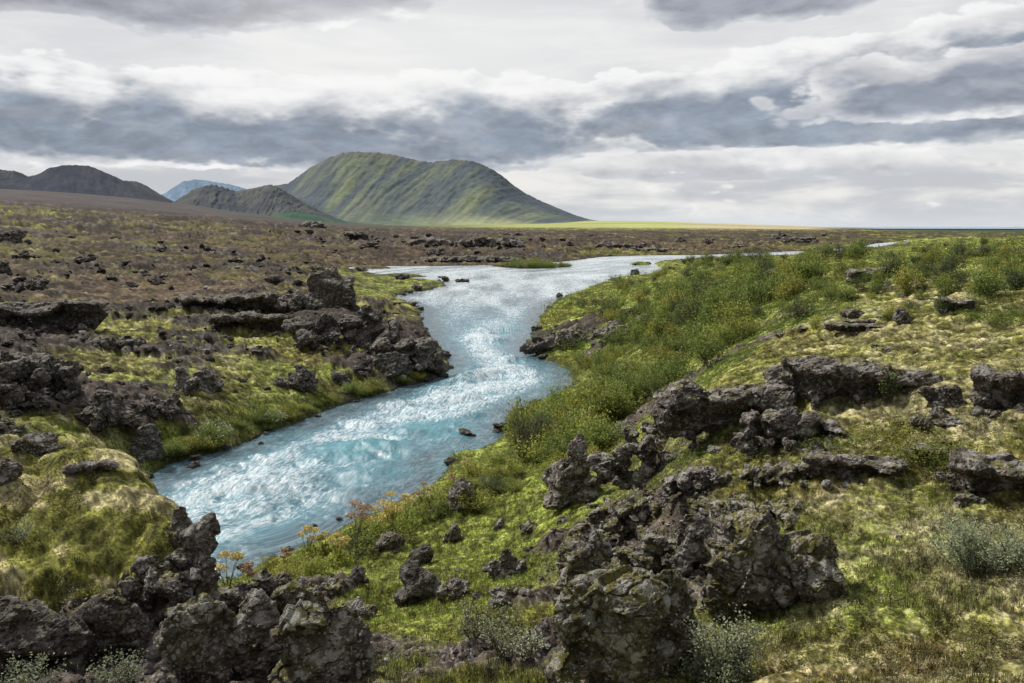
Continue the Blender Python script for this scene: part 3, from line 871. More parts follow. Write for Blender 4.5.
mountain('dark_hill', [(-160, 192), (-60, 184), (0, 181), (20, 179), (37, 174.5), (50, 167.5), (62, 165.5), (76, 165), (90, 166), (100, 170), (112, 175), (122, 180), (140, 188), (158, 196), (180, 205), (200, 212)], 222, 3600, 1300, 800, c_dark((.040, .048, .068), (.056, .063, .080)), 531, gully=.08, crag=.10)  # dark rock, with cloud shadow put into the base colour
mountain('far_ridge', [(95, 200), (110, 182), (125, 180.5), (137, 181.5), (147, 186), (160, 194), (180, 205)], 222, 5200, 1200, 800, c_dark((.058, .068, .082), (.082, .092, .098)), 541, gully=.1, crag=.1)  # bluish base colour carries the distance haze
mountain('left_ridge', [(-160, 180), (-80, 172), (-20, 167), (0, 169.5), (14, 171), (24, 174), (40, 184), (60, 195)], 222, 5600, 1200, 800, c_dark((.058, .068, .082), (.082, .092, .098)), 551, gully=.1, crag=.1)  # haze over this ridge is put into its base colour
mountain('blue_mountain', [(130, 208), (150, 200), (165, 193), (174, 187), (183, 181.5), (194, 179.5), (206, 180), (218, 182.5), (228, 184), (240, 187), (256, 192), (290, 206)], 224, 12000, 3000, 1500, c_dark((.16, .23, .32), (.19, .27, .36)), 561, gully=.12, crag=.1)  # blue of distant haze painted as base colour


# ------------------------------------------------------------------ rocks
def remesh_blocks(blocks, voxel):
    bm = bmesh.new()
    for (c, d, rz, tilt, sd_) in blocks:
        rn = random.Random(sd_)
        b2 = bmesh.ops.create_icosphere(bm, subdivisions=3, radius=1.0)
        vs = b2['verts']
        pl = [(Vector((rn.gauss(0, 1), rn.gauss(0, 1), rn.gauss(0, .8))).normalized(), rn.uniform(.46, .80)) for _ in range(17)]
        cz, sz = math.cos(rz), math.sin(rz)
        for v in vs:
            p = v.co.copy()
            for n, k in pl:
                e = p.dot(n) - k
                if e > 0: p -= n * e
            x, y, z = p.x * d[0], p.y * d[1], p.z * d[2]
            z += x * tilt
            v.co = Vector((x * cz - y * sz + c[0], x * sz + y * cz + c[1], z + c[2]))
    me = bpy.data.meshes.new('tmp'); bm.to_mesh(me); bm.free()
    o = bpy.data.objects.new('tmp', me); COL.objects.link(o)
    m = o.modifiers.new('r', 'REMESH'); m.mode = 'VOXEL'; m.voxel_size = voxel; m.adaptivity = 0
    dg = bpy.context.evaluated_depsgraph_get()
    ev = o.evaluated_get(dg); me2 = bpy.data.meshes.new_from_object(ev)
    bpy.data.objects.remove(o); bpy.data.meshes.remove(me)
    return me2


def roughen(me, seed, s, amp=1.0, smooth=False):
    n = len(me.vertices)
    co = np.empty(n * 3, np.float32); me.vertices.foreach_get('co', co); co = co.reshape(-1, 3)
    no = np.empty(n * 3, np.float32); me.vertices.foreach_get('normal', no); no = no.reshape(-1, 3)
    p = co.astype(np.float64) + seed * 3.17
    wp = p + (np.stack([fbm3(p / (s * .2), 2, seed + 20), fbm3(p / (s * .2), 2, seed + 21), fbm3(p / (s * .2), 2, seed + 22)], 1) - .5) * s * .10
    d = (fbm3(p / (s * .55), 3, seed + 2) - .5) * .20 * s
    d += facet3(wp * np.array([1, 1, 1.3]) / (s * .50), seed) * .17 * s
    d += facet3(wp * np.array([1, 1, 1.5]) / (s * .22), seed + 1) * .05 * s
    d += facet3(wp / (s * .08), seed + 2) * .014 * s
    rid = np.abs(fbm3(wp * np.array([1, 1, 1.8]) / (s * .5), 3, seed + 4) - .5)
    d -= sstep(.035, .0, rid) * .09 * s
    d += (fbm3(p / (s * .07), 3, seed + 5, .6) - .5) * .05 * s * sstep(.40, .62, fbm3(p / (s * .4), 2, seed + 9))
    co2 = co + no * (d * amp)[:, None]
    me.vertices.foreach_set('co', co2.astype(np.float32).ravel())
    me.polygons.foreach_set('use_smooth', np.full(len(me.polygons), smooth))
    me.update()


def outcrop_blocks(w, d, h, style, seed):
    rn = random.Random(seed); B = []
    if style == 'boulder':
        B.append(((0, 0, h * .35), (w * .56, d * .56, h * .68), rn.uniform(-.3, .3), rn.uniform(-.1, .1), seed))
        for k in range(3):
            B.append(((rn.uniform(-.4, .4) * w, rn.uniform(-.4, .3) * d, h * rn.uniform(0, .3)), (w * rn.uniform(.2, .3), d * .28, h * rn.uniform(.25, .45)), rn.uniform(0, 3), 0, seed + k + 1))
    elif style == 'ledge':   # overhanging slabs over a recessed foot
        n = max(3, int(w / (h * .8)))
        for k in range(n):
            x = (k + .5) / n * w - w / 2
            hh = h * rn.uniform(.92, 1.05)
            B.append(((x, rn.uniform(-.12, .05) * d, hh * .72), (w / n * .98, d * .55, hh * .30), rn.uniform(-.2, .2), rn.uniform(-.06, .06), seed + k))
            B.append(((x + rn.uniform(-.1, .1) * w / n, .22 * d, hh * .26), (w / n * .95, d * .42, hh * .60), rn.uniform(-.3, .3), 0, seed + 40 + k))
        for k in range(n):
            B.append(((rn.uniform(-.5, .5) * w, -d * rn.uniform(.3, .5), h * .05), (h * .22, h * .2, h * rn.uniform(.15, .3)), rn.uniform(0, 3), 0, seed + 70 + k))
    elif style == 'pinnacle':
        z = 0; ww = w * .55
        for k in range(4):
            hh = h * .34
            B.append(((rn.uniform(-.1, .1) * w, rn.uniform(-.1, .1) * d, z + hh * .4), (ww, ww * d / w, hh * .75), rn.uniform(0, 3), rn.uniform(-.2, .2), seed + k))
            z += hh * .68; ww *= .80
    elif style == 'cliff':
        nc = max(2, int(round(w / h * 2.2))); nrw = 3
        for i in range(nc):
            top = h * rn.uniform(.78, 1.04) * (1 - .35 * abs((i + .5) / nc - .5) ** 2 * 4)
            for j in range(nrw):
                B.append((((i + .5) / nc * w - w / 2 + rn.uniform(-.1, .1) * w / nc, (.12 * (2 - j) * -d) * rn.uniform(-.6, 1.0) + .1 * d, top * (j + .42) / nrw),
                          (w / nc * rn.uniform(.55, .85), d * rn.uniform(.34, .5), top / nrw * rn.uniform(.62, .85)), rn.uniform(-.6, .6), rn.uniform(-.3, .3), seed + i * 9 + j))
        for k in range(nc * 2):
            B.append(((rn.uniform(-.5, .5) * w, -d * rn.uniform(.3, .5), h * rn.uniform(0, .5)), (h * rn.uniform(.1, .2),) * 2 + (h * rn.uniform(.1, .18),), rn.uniform(0, 3), .2, seed + 200 + k))
    elif style == 'block':
        B.append(((0, 0, h * .42), (w * .52, d * .5, h * .62), rn.uniform(-.4, .4), rn.uniform(-.15, .15), seed))
        B.append(((-.12 * w, .05 * d, h * .62), (w * .36, d * .4, h * .40), rn.uniform(-.4, .4), .1, seed + 1))
        B.append(((.22 * w, -.1 * d, h * .28), (w * .32, d * .36, h * .36), rn.uniform(0, 3), -.1, seed + 2))
        B.append(((-.28 * w, -.2 * d, h * .16), (w * .26, d * .3, h * .26), rn.uniform(0, 3), .1, seed + 3))
    elif style == 'spire':
        B.append(((-.10 * w, 0, h * .30), (w * .55, d * .6, h * .36), .3, .0, seed))
        B.append(((.04 * w, 0, h * .58), (w * .42, d * .5, h * .30), -.2, .15, seed + 1))
        B.append(((.12 * w, 0, h * .80), (w * .34, d * .42, h * .22), .2, .5, seed + 2))
        B.append(((-.2 * w, .1 * d, h * .70), (w * .26, d * .4, h * .14), .2, -.2, seed + 3))
    elif style == 'knob':
        B.append(((0, 0, h * .5), (w * .44, d * .44, h * .60), .3, .05, seed))
        B.append(((-.05 * w, 0, h * .2), (w * .55, d * .5, h * .30), .8, 0, seed + 1))
    else:                    # jumble
        n = 9
        for k in range(n):
            f = rn.random()
            x = rn.uniform(-.42, .42) * w; y = rn.uniform(-.35, .35) * d
            top = h * (1 - .5 * abs(x) / (w * .5)) * rn.uniform(.65, 1.0)
            B.append(((x, y, top * .45), (w * rn.uniform(.15, .26), d * rn.uniform(.2, .34), top * rn.uniform(.45, .6)), rn.uniform(0, 3), rn.uniform(-.25, .25), seed + k))
        B.append(((0, 0, h * .2), (w * .48, d * .45, h * .42), 0, 0, seed + 60))
    return B


def outcrop(px, py, wpx, hpx, style, label, seed, depth=1.0, mat=None, voxel=None, rz=None, group=None, name='lava_outcrop', sink=.12, cat='rock outcrop'):
    """px, py: middle of the foot as it shows; wpx, hpx: extent."""
    p = hit(px, py)
    if p is None: return
    sl = math.hypot(p[3], CAMZ - p[2])
    w = wpx * sl / FPX; h = hpx * sl / FPX * 1.03; d = w * depth
    vox = voxel or max(sl / FPX * 1.7, w / 130)
    me = remesh_blocks(outcrop_blocks(w, d, h * (1 + sink), style, seed), vox)
    roughen(me, seed, min(h, w) * .75, {'block': .46, 'boulder': .6, 'knob': .35, 'spire': .5, 'cliff': .6, 'ledge': .5}.get(style, .75))
    me.materials.append(mat or ML)
    yaw = math.atan2(p[0], p[1])
    o = add_obj(name, me, None, (p[0] + math.sin(yaw) * d * .35, p[1] + math.cos(yaw) * d * .35, p[2] - h * sink), -yaw + (rz or 0))
    tag(o, label, cat, group)
    me.name = name
    return o


HERO = [
    # the broken cliff in the middle foreground
    (608, 686, 140, 100, 'block', 'dark craggy lava wall with pale flecks rising from the foot of the green slope', 11, .7, ML_MOSS),
    (672, 676, 66, 100, 'block', 'tall brown lava buttress in the middle of the broken cliff', 46, .8, ML),
    (588, 604, 74, 68, 'block', 'bulging lava nose with a moss patch overlooking the green slope', 12, .8, ML_MOSS),
    (650, 592, 80, 48, 'cliff', 'mossy lava step above the brown buttress', 47, .8, ML_MOSS),
    (640, 536, 90, 26, 'cliff', 'low mossy lava crown at the top of the broken cliff', 48, .9, ML_MOSS),
    (700, 572, 60, 50, 'block', 'steep grey lava block leaning beside the dark hollow', 13, 1.0, ML),
    (752, 618, 112, 100, 'block', 'wide dark lava front with lichen above the birch sapling', 49, .9, ML_MOSS),
    (808, 606, 76, 56, 'block', 'rounded dark lava bulge with moss cap at the right foot of the cliff', 14, .9, ML_MOSS),
    (755, 545, 90, 30, 'cliff', 'pale lichen covered lava shelf above the wide dark front', 50, 1.1, ML_MOSS),
    (702, 502, 76, 26, 'cliff', 'grey lava brow at the head of the broken cliff', 15, .8, ML),
    (572, 508, 66, 40, 'block', 'dark lava base carrying the grey knob beside the green bushes', 16, .9, ML),
    (635, 490, 85, 40, 'cliff', 'broken heap of brown lava blocks right of the grey knob', 18, .8, ML),
    (655, 455, 60, 32, 'cliff', 'ragged lava heap below the left end of the overhang', 45, .8, ML),
    (725, 436, 130, 46, 'ledge', 'dark overhanging lava ledge with a deep shadowed recess', 19, .5, ML),
    (790, 454, 96, 40, 'cliff', 'lava mound with white lichen crown in front of the overhanging ledge', 20, .7, ML),
    (865, 404, 130, 36, 'ledge', 'long dark rock wall with pale crest in the mossy plateau', 21, .4, ML),
    (785, 392, 50, 22, 'block', 'blocky lava piece closing the left end of the long rock wall', 22, .7, ML),
    (945, 408, 45, 22, 'boulder', 'small dark stone at the right end of the long rock wall', 23, .7, ML),
    (1005, 412, 50, 36, 'ledge', 'lava scarp at the right edge below the moss', 24, .8, ML),
    (1004, 505, 76, 38, 'ledge', 'layered dark slab at the right edge behind the grey willow', 25, .8, ML),
    (850, 483, 80, 24, 'ledge', 'low flat lava slab lying on the moss with a shadowed lip', 26, .6, ML),
    (790, 488, 90, 18, 'cliff', 'cracked grey lava rib joining the tall grey block to the moss', 27, .6, ML_MOSS),
    (940, 464, 50, 14, 'ledge', 'thin dark slab half sunk in the moss', 28, .6, ML),
    (940, 428, 60, 17, 'jumble', 'low scatter of grey lava rubble on the dry moss below the rock wall', 29, .6, ML),
    # bottom left boulders and cliff of the mound
    (203, 596, 46, 70, 'spire', 'slender lava spire at the river edge of the mossy mound', 31, .8, ML),
    (188, 655, 62, 84, 'cliff', 'dark cliff under the lava spire, grey lichen on its flank', 32, .8, ML),
    (196, 692, 84, 74, 'block', 'rounded brown boulder below the slender spire', 33, .8, ML),
    (262, 678, 70, 72, 'boulder', 'tilted brown lava slab between the two large boulders', 34, .8, ML),
    (318, 692, 100, 84, 'block', 'big dark brown boulder at the bottom of the green slope', 35, .8, ML),
    (262, 612, 80, 48, 'jumble', 'black lava crest behind the tilted slab near the angelica', 36, .6, ML),
    (300, 622, 66, 36, 'boulder', 'sharp lava crest with yellow moss cap above the big boulder', 37, .7, ML_MOSS),
    (112, 664, 100, 58, 'block', 'shadowed rock face under the moss brow of the mound', 38, .6, ML),
    (34, 668, 130, 52, 'block', 'dark hollowed rock face beneath the left end of the mound', 39, .5, ML_CLEAN),
    (165, 612, 50, 60, 'cliff', 'cracked grey rock between the moss brow and the slender spire', 41, .8, ML),
    (185, 560, 30, 44, 'block', 'grey rock showing at the right brow of the mound above the boulders', 42, .9, ML_MOSS),
    (150, 600, 42, 50, 'jumble', 'lichen flecked rock showing through the moss near the spire', 40, .7, ML_MOSS),
    # rocks in the green slope
    (420, 604, 50, 34, 'block', 'black lava boulder with white lichen dots on the green slope', 51, .9, ML_CLEAN),
    (418, 566, 28, 20, 'boulder', 'small black rock just above the white dotted boulder', 52, .9, ML_CLEAN),
    (505, 578, 40, 26, 'jumble', 'flat broken lava rock in the middle of the green slope', 53, .9, ML),
    (462, 512, 34, 30, 'boulder', 'dark rock at the bank above the yellow angelica', 54, .9, ML),
    (388, 552, 34, 14, 'boulder', 'low lichen speckled rock beside the reddish angelica', 55, .9, ML),
    (335, 597, 28, 17, 'jumble', 'low jagged rock in the grass left of the white dotted boulder', 56, .9, ML),
    (358, 583, 20, 12, 'boulder', 'small dark stone in the grass behind the low jagged rock', 57, .9, ML_CLEAN),
    (355, 620, 38, 22, 'jumble', 'broken dark rock below the low jagged rock', 58, .9, ML),
    (456, 600, 34, 24, 'jumble', 'flat topped rock right of the white dotted boulder', 59, .9, ML),
    (510, 606, 44, 18, 'jumble', 'low grey rock above the willow sprigs', 60, .9, ML),
    (455, 543, 22, 16, 'boulder', 'dark stone halfway up the slope from the bank', 61, .9, ML_CLEAN),
    (500, 530, 14, 12, 'boulder', 'small dark stone in the grass under the grey knob', 62, .9, ML),
    (530, 535, 26, 14, 'jumble', 'brown stones in the grass left of the broad craggy cliff', 63, .9, ML),
    # river side rocks, right bank
    (548, 352, 46, 22, 'jumble', 'wet black lava rocks jutting into the river below the scrub', 71, .8, ML_CLEAN),
    (575, 346, 44, 26, 'jumble', 'jagged grey lava bank behind the wet black rocks', 72, .8, ML),
    (618, 340, 48, 22, 'jumble', 'stony lava bank half hidden under green scrub', 73, .8, ML),
    (600, 360, 36, 14, 'jumble', 'low lava stones at the foot of the scrub', 74, .8, ML),
    # left crags
    (332, 308, 56, 40, 'block', 'dark blocky crag standing over the upper river bend', 81, .8, ML_FAR),
    (290, 312, 60, 26, 'jumble', 'low dark shoulder left of the blocky crag', 82, .8, ML_FAR),
    (350, 352, 110, 40, 'cliff', 'large dark lava crag sloping down to the rapids', 83, .6, ML_FAR),
    (405, 370, 62, 34, 'cliff', 'craggy black nose of lava dropping into the rapids', 84, .7, ML_FAR),
    (437, 376, 26, 22, 'boulder', 'black rock at the very tip of the left bank', 85, .9, ML_CLEAN),
    (392, 376, 40, 22, 'boulder', 'dark block in the moss beside the craggy black nose', 86, .8, ML_FAR),
    (250, 335, 70, 22, 'ledge', 'dark ledge in the moss left of the large crag', 87, .6, ML_FAR),
    (230, 312, 90, 16, 'ledge', 'long low ledge edging the brown gravel flat', 88, .5, ML_FAR),
    (40, 402, 70, 42, 'cliff', 'columnar dark outcrop on the left bank meadow', 91, .7, ML_FAR),
    (62, 395, 22, 32, 'boulder', 'upright split block in the columnar outcrop', 92, .9, ML_FAR),
    (105, 430, 60, 32, 'jumble', 'dark broken blocks below the columnar outcrop', 93, .7, ML_FAR),
    (165, 420, 50, 26, 'jumble', 'black rock patch in the moss right of the broken blocks', 94, .7, ML_FAR),
    (195, 394, 50, 30, 'jumble', 'grey lichen covered mound of lava in the left meadow', 95, .7, ML),
    (300, 392, 44, 30, 'jumble', 'dark outcrop in the moss above the lower river bend', 96, .7, ML_FAR),
    (340, 385, 24, 18, 'boulder', 'small outcrop between the lower bend and the craggy nose', 97, .8, ML_FAR),
    (148, 462, 34, 30, 'boulder', 'rounded dark rock at the water edge behind the mound', 98, .8, ML_FAR),
    (45, 330, 90, 26, 'ledge', 'dark rubble ridge at the left below the gravel flat', 99, .5, ML_FAR),
    (115, 350, 50, 18, 'jumble', 'dark rubble heap in the yellow moss at the left', 100, .6, ML_FAR),
    (10, 372, 40, 22, 'jumble', 'dark outcrop cut by the left edge of the picture', 101, .7, ML_FAR),
    (40, 457, 50, 18, 'boulder', 'grey lichen covered rock on the crest of the mound', 102, .9, ML),
    (8, 482, 34, 18, 'boulder', 'dark rock breaking the moss at the left edge of the mound', 103, .9, ML),
    (90, 480, 40, 15, 'ledge', 'thin dark rocks along the back rim of the mound', 104, .6, ML),
    # far crags
    (315, 228, 32, 10, 'jumble', 'pair of black crags on the skyline under the mountain', 111, .5, ML_FAR),
    (490, 247, 70, 10, 'cliff', 'black lava hill on the far river shore', 112, .4, ML_FAR),
    (430, 246, 50, 8, 'cliff', 'low black lava hill left of the far shore hill', 113, .4, ML_FAR),
    (470, 262, 100, 6, 'cliff', 'long black lava bank along the far water edge', 114, .15, ML_FAR),
    (660, 252, 50, 8, 'jumble', 'black lava bank left of the round far bush', 115, .3, ML_FAR),
    (615, 248, 50, 9, 'jumble', 'black lava hummock beyond the upper river', 116, .3, ML_FAR),
    # rocks of the right scrub
    (648, 322, 24, 16, 'jumble', 'grey rocks poking from the scrub by the bank', 121, .8, ML),
    (783, 282, 30, 12, 'ledge', 'dark rock with pale top in the scrub', 122, .8, ML),
    (868, 282, 38, 12, 'ledge', 'whitish lava slab among the scrub on the right', 123, .8, ML),
    (852, 318, 26, 12, 'jumble', 'grey stone at the lower edge of the scrub', 124, .8, ML),
    (902, 325, 20, 14, 'boulder', 'small black pointed rock on the mossy plateau', 125, .8, ML),
    (957, 312, 28, 11, 'ledge', 'pale flat lava slab on the mossy plateau', 126, .8, ML),
    (860, 333, 60, 8, 'ledge', 'low band of grey stones on the plateau', 127, .5, ML),
    (858, 328, 30, 8, 'ledge', 'dark slab above the band of grey stones', 128, .5, ML),
    (745, 300, 20, 16, 'jumble', 'dark rock in shadow between scrub bushes', 129, .8, ML),
]
for (px, py, w, h, st, lab, sd_, dep, mt) in HERO:
    outcrop(px, py, w, h, st, lab, sd_ * 13 + 5, dep, mt)

kn = outcrop(574, 507, 34, 44, 'knob', 'small grey upright lava knob standing out against the green bushes', 177, .9, ML, sink=.0)
kn.location.z += 27 * math.hypot(kn.location.x, kn.location.y) / FPX
kn.location.x += .1
# --- smaller stones, many of a few shapes
base_rocks = []
for k in range(10):
    me = remesh_blocks(outcrop_blocks(1.0, .9, .6, ['boulder', 'jumble', 'boulder', 'ledge', 'jumble'][k % 5], 900 + k * 7), .045)
    roughen(me, 700 + k, .45, 1.0)
    me.name = 'lava_rock'
    base_rocks.append(me)
variants = {}


def rock_mesh(k, mat):
    key = (k, mat.name)
    if key not in variants:
        m = base_rocks[k].copy(); m.materials.clear(); m.materials.append(mat); variants[key] = m
    return variants[key]


def in_poly(px, py, poly):
    n = len(poly); c = False
    for i in range(n):
        a = poly[i]; b = poly[(i + 1) % n]
        if (a[1] > py) != (b[1] > py) and px < (b[0] - a[0]) * (py - a[1]) / (b[1] - a[1]) + a[0]:
            c = not c
    return c


def pick(poly, rn):
    xs = [p[0] for p in poly]; ys = [p[1] for p in poly]
    while True:
        px = rn.uniform(min(xs), max(xs)); py = rn.uniform(min(ys), max(ys))
        if in_poly(px, py, poly): return px, py


def dry_spot(x, y):
    return float(samp(g_sd, np.array([x]), np.array([y]))[0]) > .25


rn = random.Random(3)
ROCK_ZONES = [
    ([(-60, 320), (250, 330), (330, 380), (260, 420), (160, 440), (60, 440), (-60, 430)], 44, (7, 20), ML_FAR, 'dark lava stone lying in the yellow moss of the left bank', 'stones in the moss of the left bank'),
    ([(-60, 235), (330, 240), (330, 262), (280, 305), (200, 305), (-60, 320)], 30, (8, 24), ML_FAR, 'black lava lump on the brown lava field at the left', 'lumps on the left lava field'),
    ([(350, 232), (850, 232), (850, 244), (640, 250), (360, 262)], 26, (8, 26), ML_FAR, 'low black lava hump on the plain beyond the river', 'humps on the far lava plain'),
    ([(590, 440), (700, 400), (760, 440), (700, 500), (640, 540), (560, 530)], 34, (9, 26), ML, 'brown lava stone in the rubble between the overhang and the cliff', 'stones in the central rubble'),
    ([(560, 520), (700, 500), (780, 540), (760, 640), (560, 660)], 20, (9, 24), ML_MOSS, 'mossy stone lodged on the face of the broken cliff', 'stones on the broken cliff'),
    ([(760, 330), (1060, 320), (1060, 560), (880, 540), (800, 470), (780, 420)], 34, (6, 18), ML, 'grey lichen spotted stone on the mossy plateau at the right', 'stones on the right plateau'),
    ([(330, 560), (540, 520), (550, 640), (380, 670)], 16, (7, 16), ML_CLEAN, 'small dark stone sunk in the green slope', 'stones in the green slope'),
    ([(660, 280), (900, 265), (1040, 280), (1000, 320), (760, 330)], 14, (7, 16), ML, 'grey stone showing between the scrub bushes', 'stones among the scrub'),
    ([(150, 600), (370, 620), (370, 690), (150, 690)], 12, (10, 24), ML, 'dark stone wedged between the foreground boulders', 'stones between the foreground boulders'),
]
for poly, n, (s0, s1), mt, lab, grp in ROCK_ZONES:
    i = 0; tries = 0
    while i < n and tries < n * 4:
        tries += 1
        px, py = pick(poly, rn)
        p = hit(px, py)
        if p is None or not dry_spot(p[0], p[1]): continue
        s = (s0 + (s1 - s0) * rn.random() ** 2) * math.hypot(p[3], CAMZ - p[2]) / FPX
        o = add_obj('lava_rock', rock_mesh(rn.randrange(10), mt), None, (p[0], p[1], p[2] - s * .12), rn.uniform(0, 6.3), (s, s * rn.uniform(.7, 1.1), s * rn.uniform(.45, .9)))
        tag(o, lab, 'rock', grp)
        i += 1
edge_pts = []
for i_ in range(len(river_px) - 1):
    (ax0, ay0), (bx0, by0) = river_px[i_], river_px[i_ + 1]
    if min(ay0, by0) < 268 or max(ay0, by0) > 600: continue
    L_ = math.hypot(bx0 - ax0, by0 - ay0)
    for q_ in range(int(L_ / 9) + 1): edge_pts.append((ax0 + (bx0 - ax0) * rn.random(), ay0 + (by0 - ay0) * rn.random()))
rn.shuffle(edge_pts)
for px, py in edge_pts[:52]:
    x, y = unproj(px, py, 0.0); x = float(x); y = float(y); s = rn.uniform(6, 18) * math.hypot(x, y) / FPX
    tag(add_obj('lava_rock', rock_mesh(rn.randrange(10), ML_CLEAN), None, (x + rn.gauss(0, .25), y + rn.gauss(0, .4), .06 * s), rn.uniform(0, 6), (s, s * rn.uniform(.6, 1), s * rn.uniform(.5, .9))), 'wet dark stone at the edge of the river', 'rock', 'stones at the water edge')
for px, py, w, lab in [(531, 353, 8, 'small black rock awash beside the wet black rocks'), (533, 334, 7, 'tiny dark rock in the rapids above the wet black rocks'), (497, 432, 13, 'flat dark stone in the shallows by the tall dark bush'), (505, 424, 9, 'small stone at the waterline left of the tall dark bush'), (466, 436, 20, 'long low wet stone in the rapids near the bank'),
                       (195, 466, 16, 'dark wet stone in the water below the left meadow'), (572, 358, 12, 'blue grey rock at the waterline under the scrub'), (462, 282, 16, 'low mossy rock in the river upstream'), (414, 306, 12, 'mossy rock at the head of the left bank'), (648, 264, 10, 'dark rock in the bright upper water'), (585, 372, 10, 'dark stone at the water edge below the green scrub')]:
    x, y = unproj(px, py, 0.0); x = float(x); y = float(y); s = w * math.hypot(x, y) / FPX
    tag(add_obj('lava_rock', rock_mesh(rn.randrange(10), ML_CLEAN), None, (x, y, -.02 * s), rn.uniform(0, 6), (s, s * .8, s * .6)), lab, 'rock')

# rubble: uncountable small clinker strewn over the rocky ground
xs = []; 
cand_px = rng.uniform(-60, 1084, 42000); cand_py = 232 + (690 - 232) * rng.random(42000) ** 1.0


def ground_hits(PX, PY):
    """vectorised ray march"""
    dx, dy, dz = pix_dir(PX, PY); k = np.hypot(dx, dy); dx, dy, dz = dx / k, dy / k, dz / k
    t = np.full(PX.shape, np.nan); tr = np.exp(np.linspace(math.log(5.), math.log(600.), 320))
    base = samp(gz, np.zeros(1), np.ones(1))
    alive = np.ones(PX.shape, bool)
    for q in tr:
        ii = np.where(alive)[0]
        if len(ii) == 0: break
        g = samp(gHf, dx[ii] * q, dy[ii] * q)
        hitm = g >= CAMZ + dz[ii] * q
        t[ii[hitm]] = q; alive[ii[hitm]] = False
    hi_ = t.copy(); lo_ = t / (tr[1] / tr[0])
    for _ in range(6):
        m_ = np.where(np.isnan(t), 10., .5 * (lo_ + hi_))
        up_ = samp(gHf, dx * m_, dy * m_) >= CAMZ + dz * m_
        hi_ = np.where(up_, m_, hi_); lo_ = np.where(up_, lo_, m_)
    t = np.where(np.isnan(t), np.nan, hi_)
    return dx * t, dy * t, t


gHf = ground(gx.ravel(), gy.ravel()).reshape(gx.shape)
X, Y, T = ground_hits(cand_px, cand_py)
ok = ~np.isnan(T); X, Y, T = X[ok], Y[ok], T[ok]
Gs = ground(X, Y, True)
sel = (Gs['sd'] > .3) & (~Gs['onm']) & (rng.random(len(X)) < (Gs['rk'] * .75 + .12 * sstep(.3, .7, Gs['rock']) + .10 * Gs['grav']) * sstep(.38, .62, fbm2(X / 1.8, Y / 1.8, 3, 431)))
X, Y, T, Z = X[sel], Y[sel], T[sel], Gs['h'][sel]
N = len(X)
ico = bmesh.new(); bmesh.ops.create_icosphere(ico, subdivisions=1, radius=1.0)
iv = np.array([v.co[:] for v in ico.verts]); ifc = np.array([[v.index for v in f.verts] for f in ico.faces]); ico.free()
size = T / FPX * (1.0 + 4.2 * rng.random(N) ** 2.6)
P = iv[None] * rng.uniform(.55, 1.35, (N, len(iv), 1)) * np.stack([np.ones(N), rng.uniform(.6, 1, N), rng.uniform(.4, .8, N)], 1)[:, None]
a = rng.uniform(0, 6.28, N); ca, sa = np.cos(a)[:, None], np.sin(a)[:, None]
P = np.stack([P[..., 0] * ca - P[..., 1] * sa, P[..., 0] * sa + P[..., 1] * ca, P[..., 2]], -1) * size[:, None, None]
P[..., 0] += X[:, None]; P[..., 1] += Y[:, None]; P[..., 2] += (Z + size * .1)[:, None]
tone = rng.random(N)
cc = lerp(np.array([.03, .026, .025]), np.array([.13, .115, .11]), tone[:, None] ** 1.8)
cc = cc * (1 - .45 * sstep(40, 120, T))[:, None]
cc = np.where((rng.random(N) < .05)[:, None], np.array([.30, .29, .28]), cc)
F = (ifc[None] + (np.arange(N) * len(iv))[:, None, None]).reshape(-1, 3)
me = new_mesh('lava_rubble', P.reshape(-1, 3), F, [mat_vcol('clinker')], False, np.repeat(cc, len(iv), 0))
tag(add_obj('lava_rubble', me), 'loose dark clinker strewn over the lava', 'rubble', kind='stuff')


# ------------------------------------------------------------------ plants
def leaves_mesh(pos, nrm, size, up=.0, var=None, aspect=.55):
    n = len(pos)
    d = rng.normal(size=(n, 3)); d[:, 2] = d[:, 2] * .6 + up; d /= np.linalg.norm(d, axis=1)[:, None]
    e = rng.normal(size=(n, 3)); e -= (e * d).sum(1)[:, None] * d; e /= np.linalg.norm(e, axis=1)[:, None]
    s = size * rng.uniform(.6, 1.3, n)
    d = d * s[:, None]; e = e * (s * aspect)[:, None]
    V = np.stack([pos - d * .5, pos + e * .5, pos + d * .5, pos - e * .5], 1)
    F = np.arange(n * 4).reshape(n, 4)
    v = np.repeat(rng.random(n) if var is None else var, 4)
    return V.reshape(-1, 3), F, v


def tubes(paths, r0, r1, k=4):
    V = []; F = []; o = 0
    for p in paths:
        p = np.asarray(p); n = len(p)
        tg = np.gradient(p, axis=0); tg /= np.linalg.norm(tg, axis=1)[:, None] + 1e-9
        ref = np.array([.3, .9, .2]); a = np.cross(tg, ref); a /= np.linalg.norm(a, axis=1)[:, None] + 1e-9
        b = np.cross(tg, a)
        rad = np.linspace(r0, r1, n)
        for j in range(k):
            w = 2 * math.pi * j / k
            V.append(p + (a * math.cos(w) + b * math.sin(w)) * rad[:, None])
        base = o
        for j in range(k):
            j2 = (j + 1) % k
            for i in range(n - 1):
                F.append((base + j * n + i, base + j2 * n + i, base + j2 * n + i + 1, base + j * n + i + 1))
        o += n * k
    return np.concatenate(V), np.array(F)


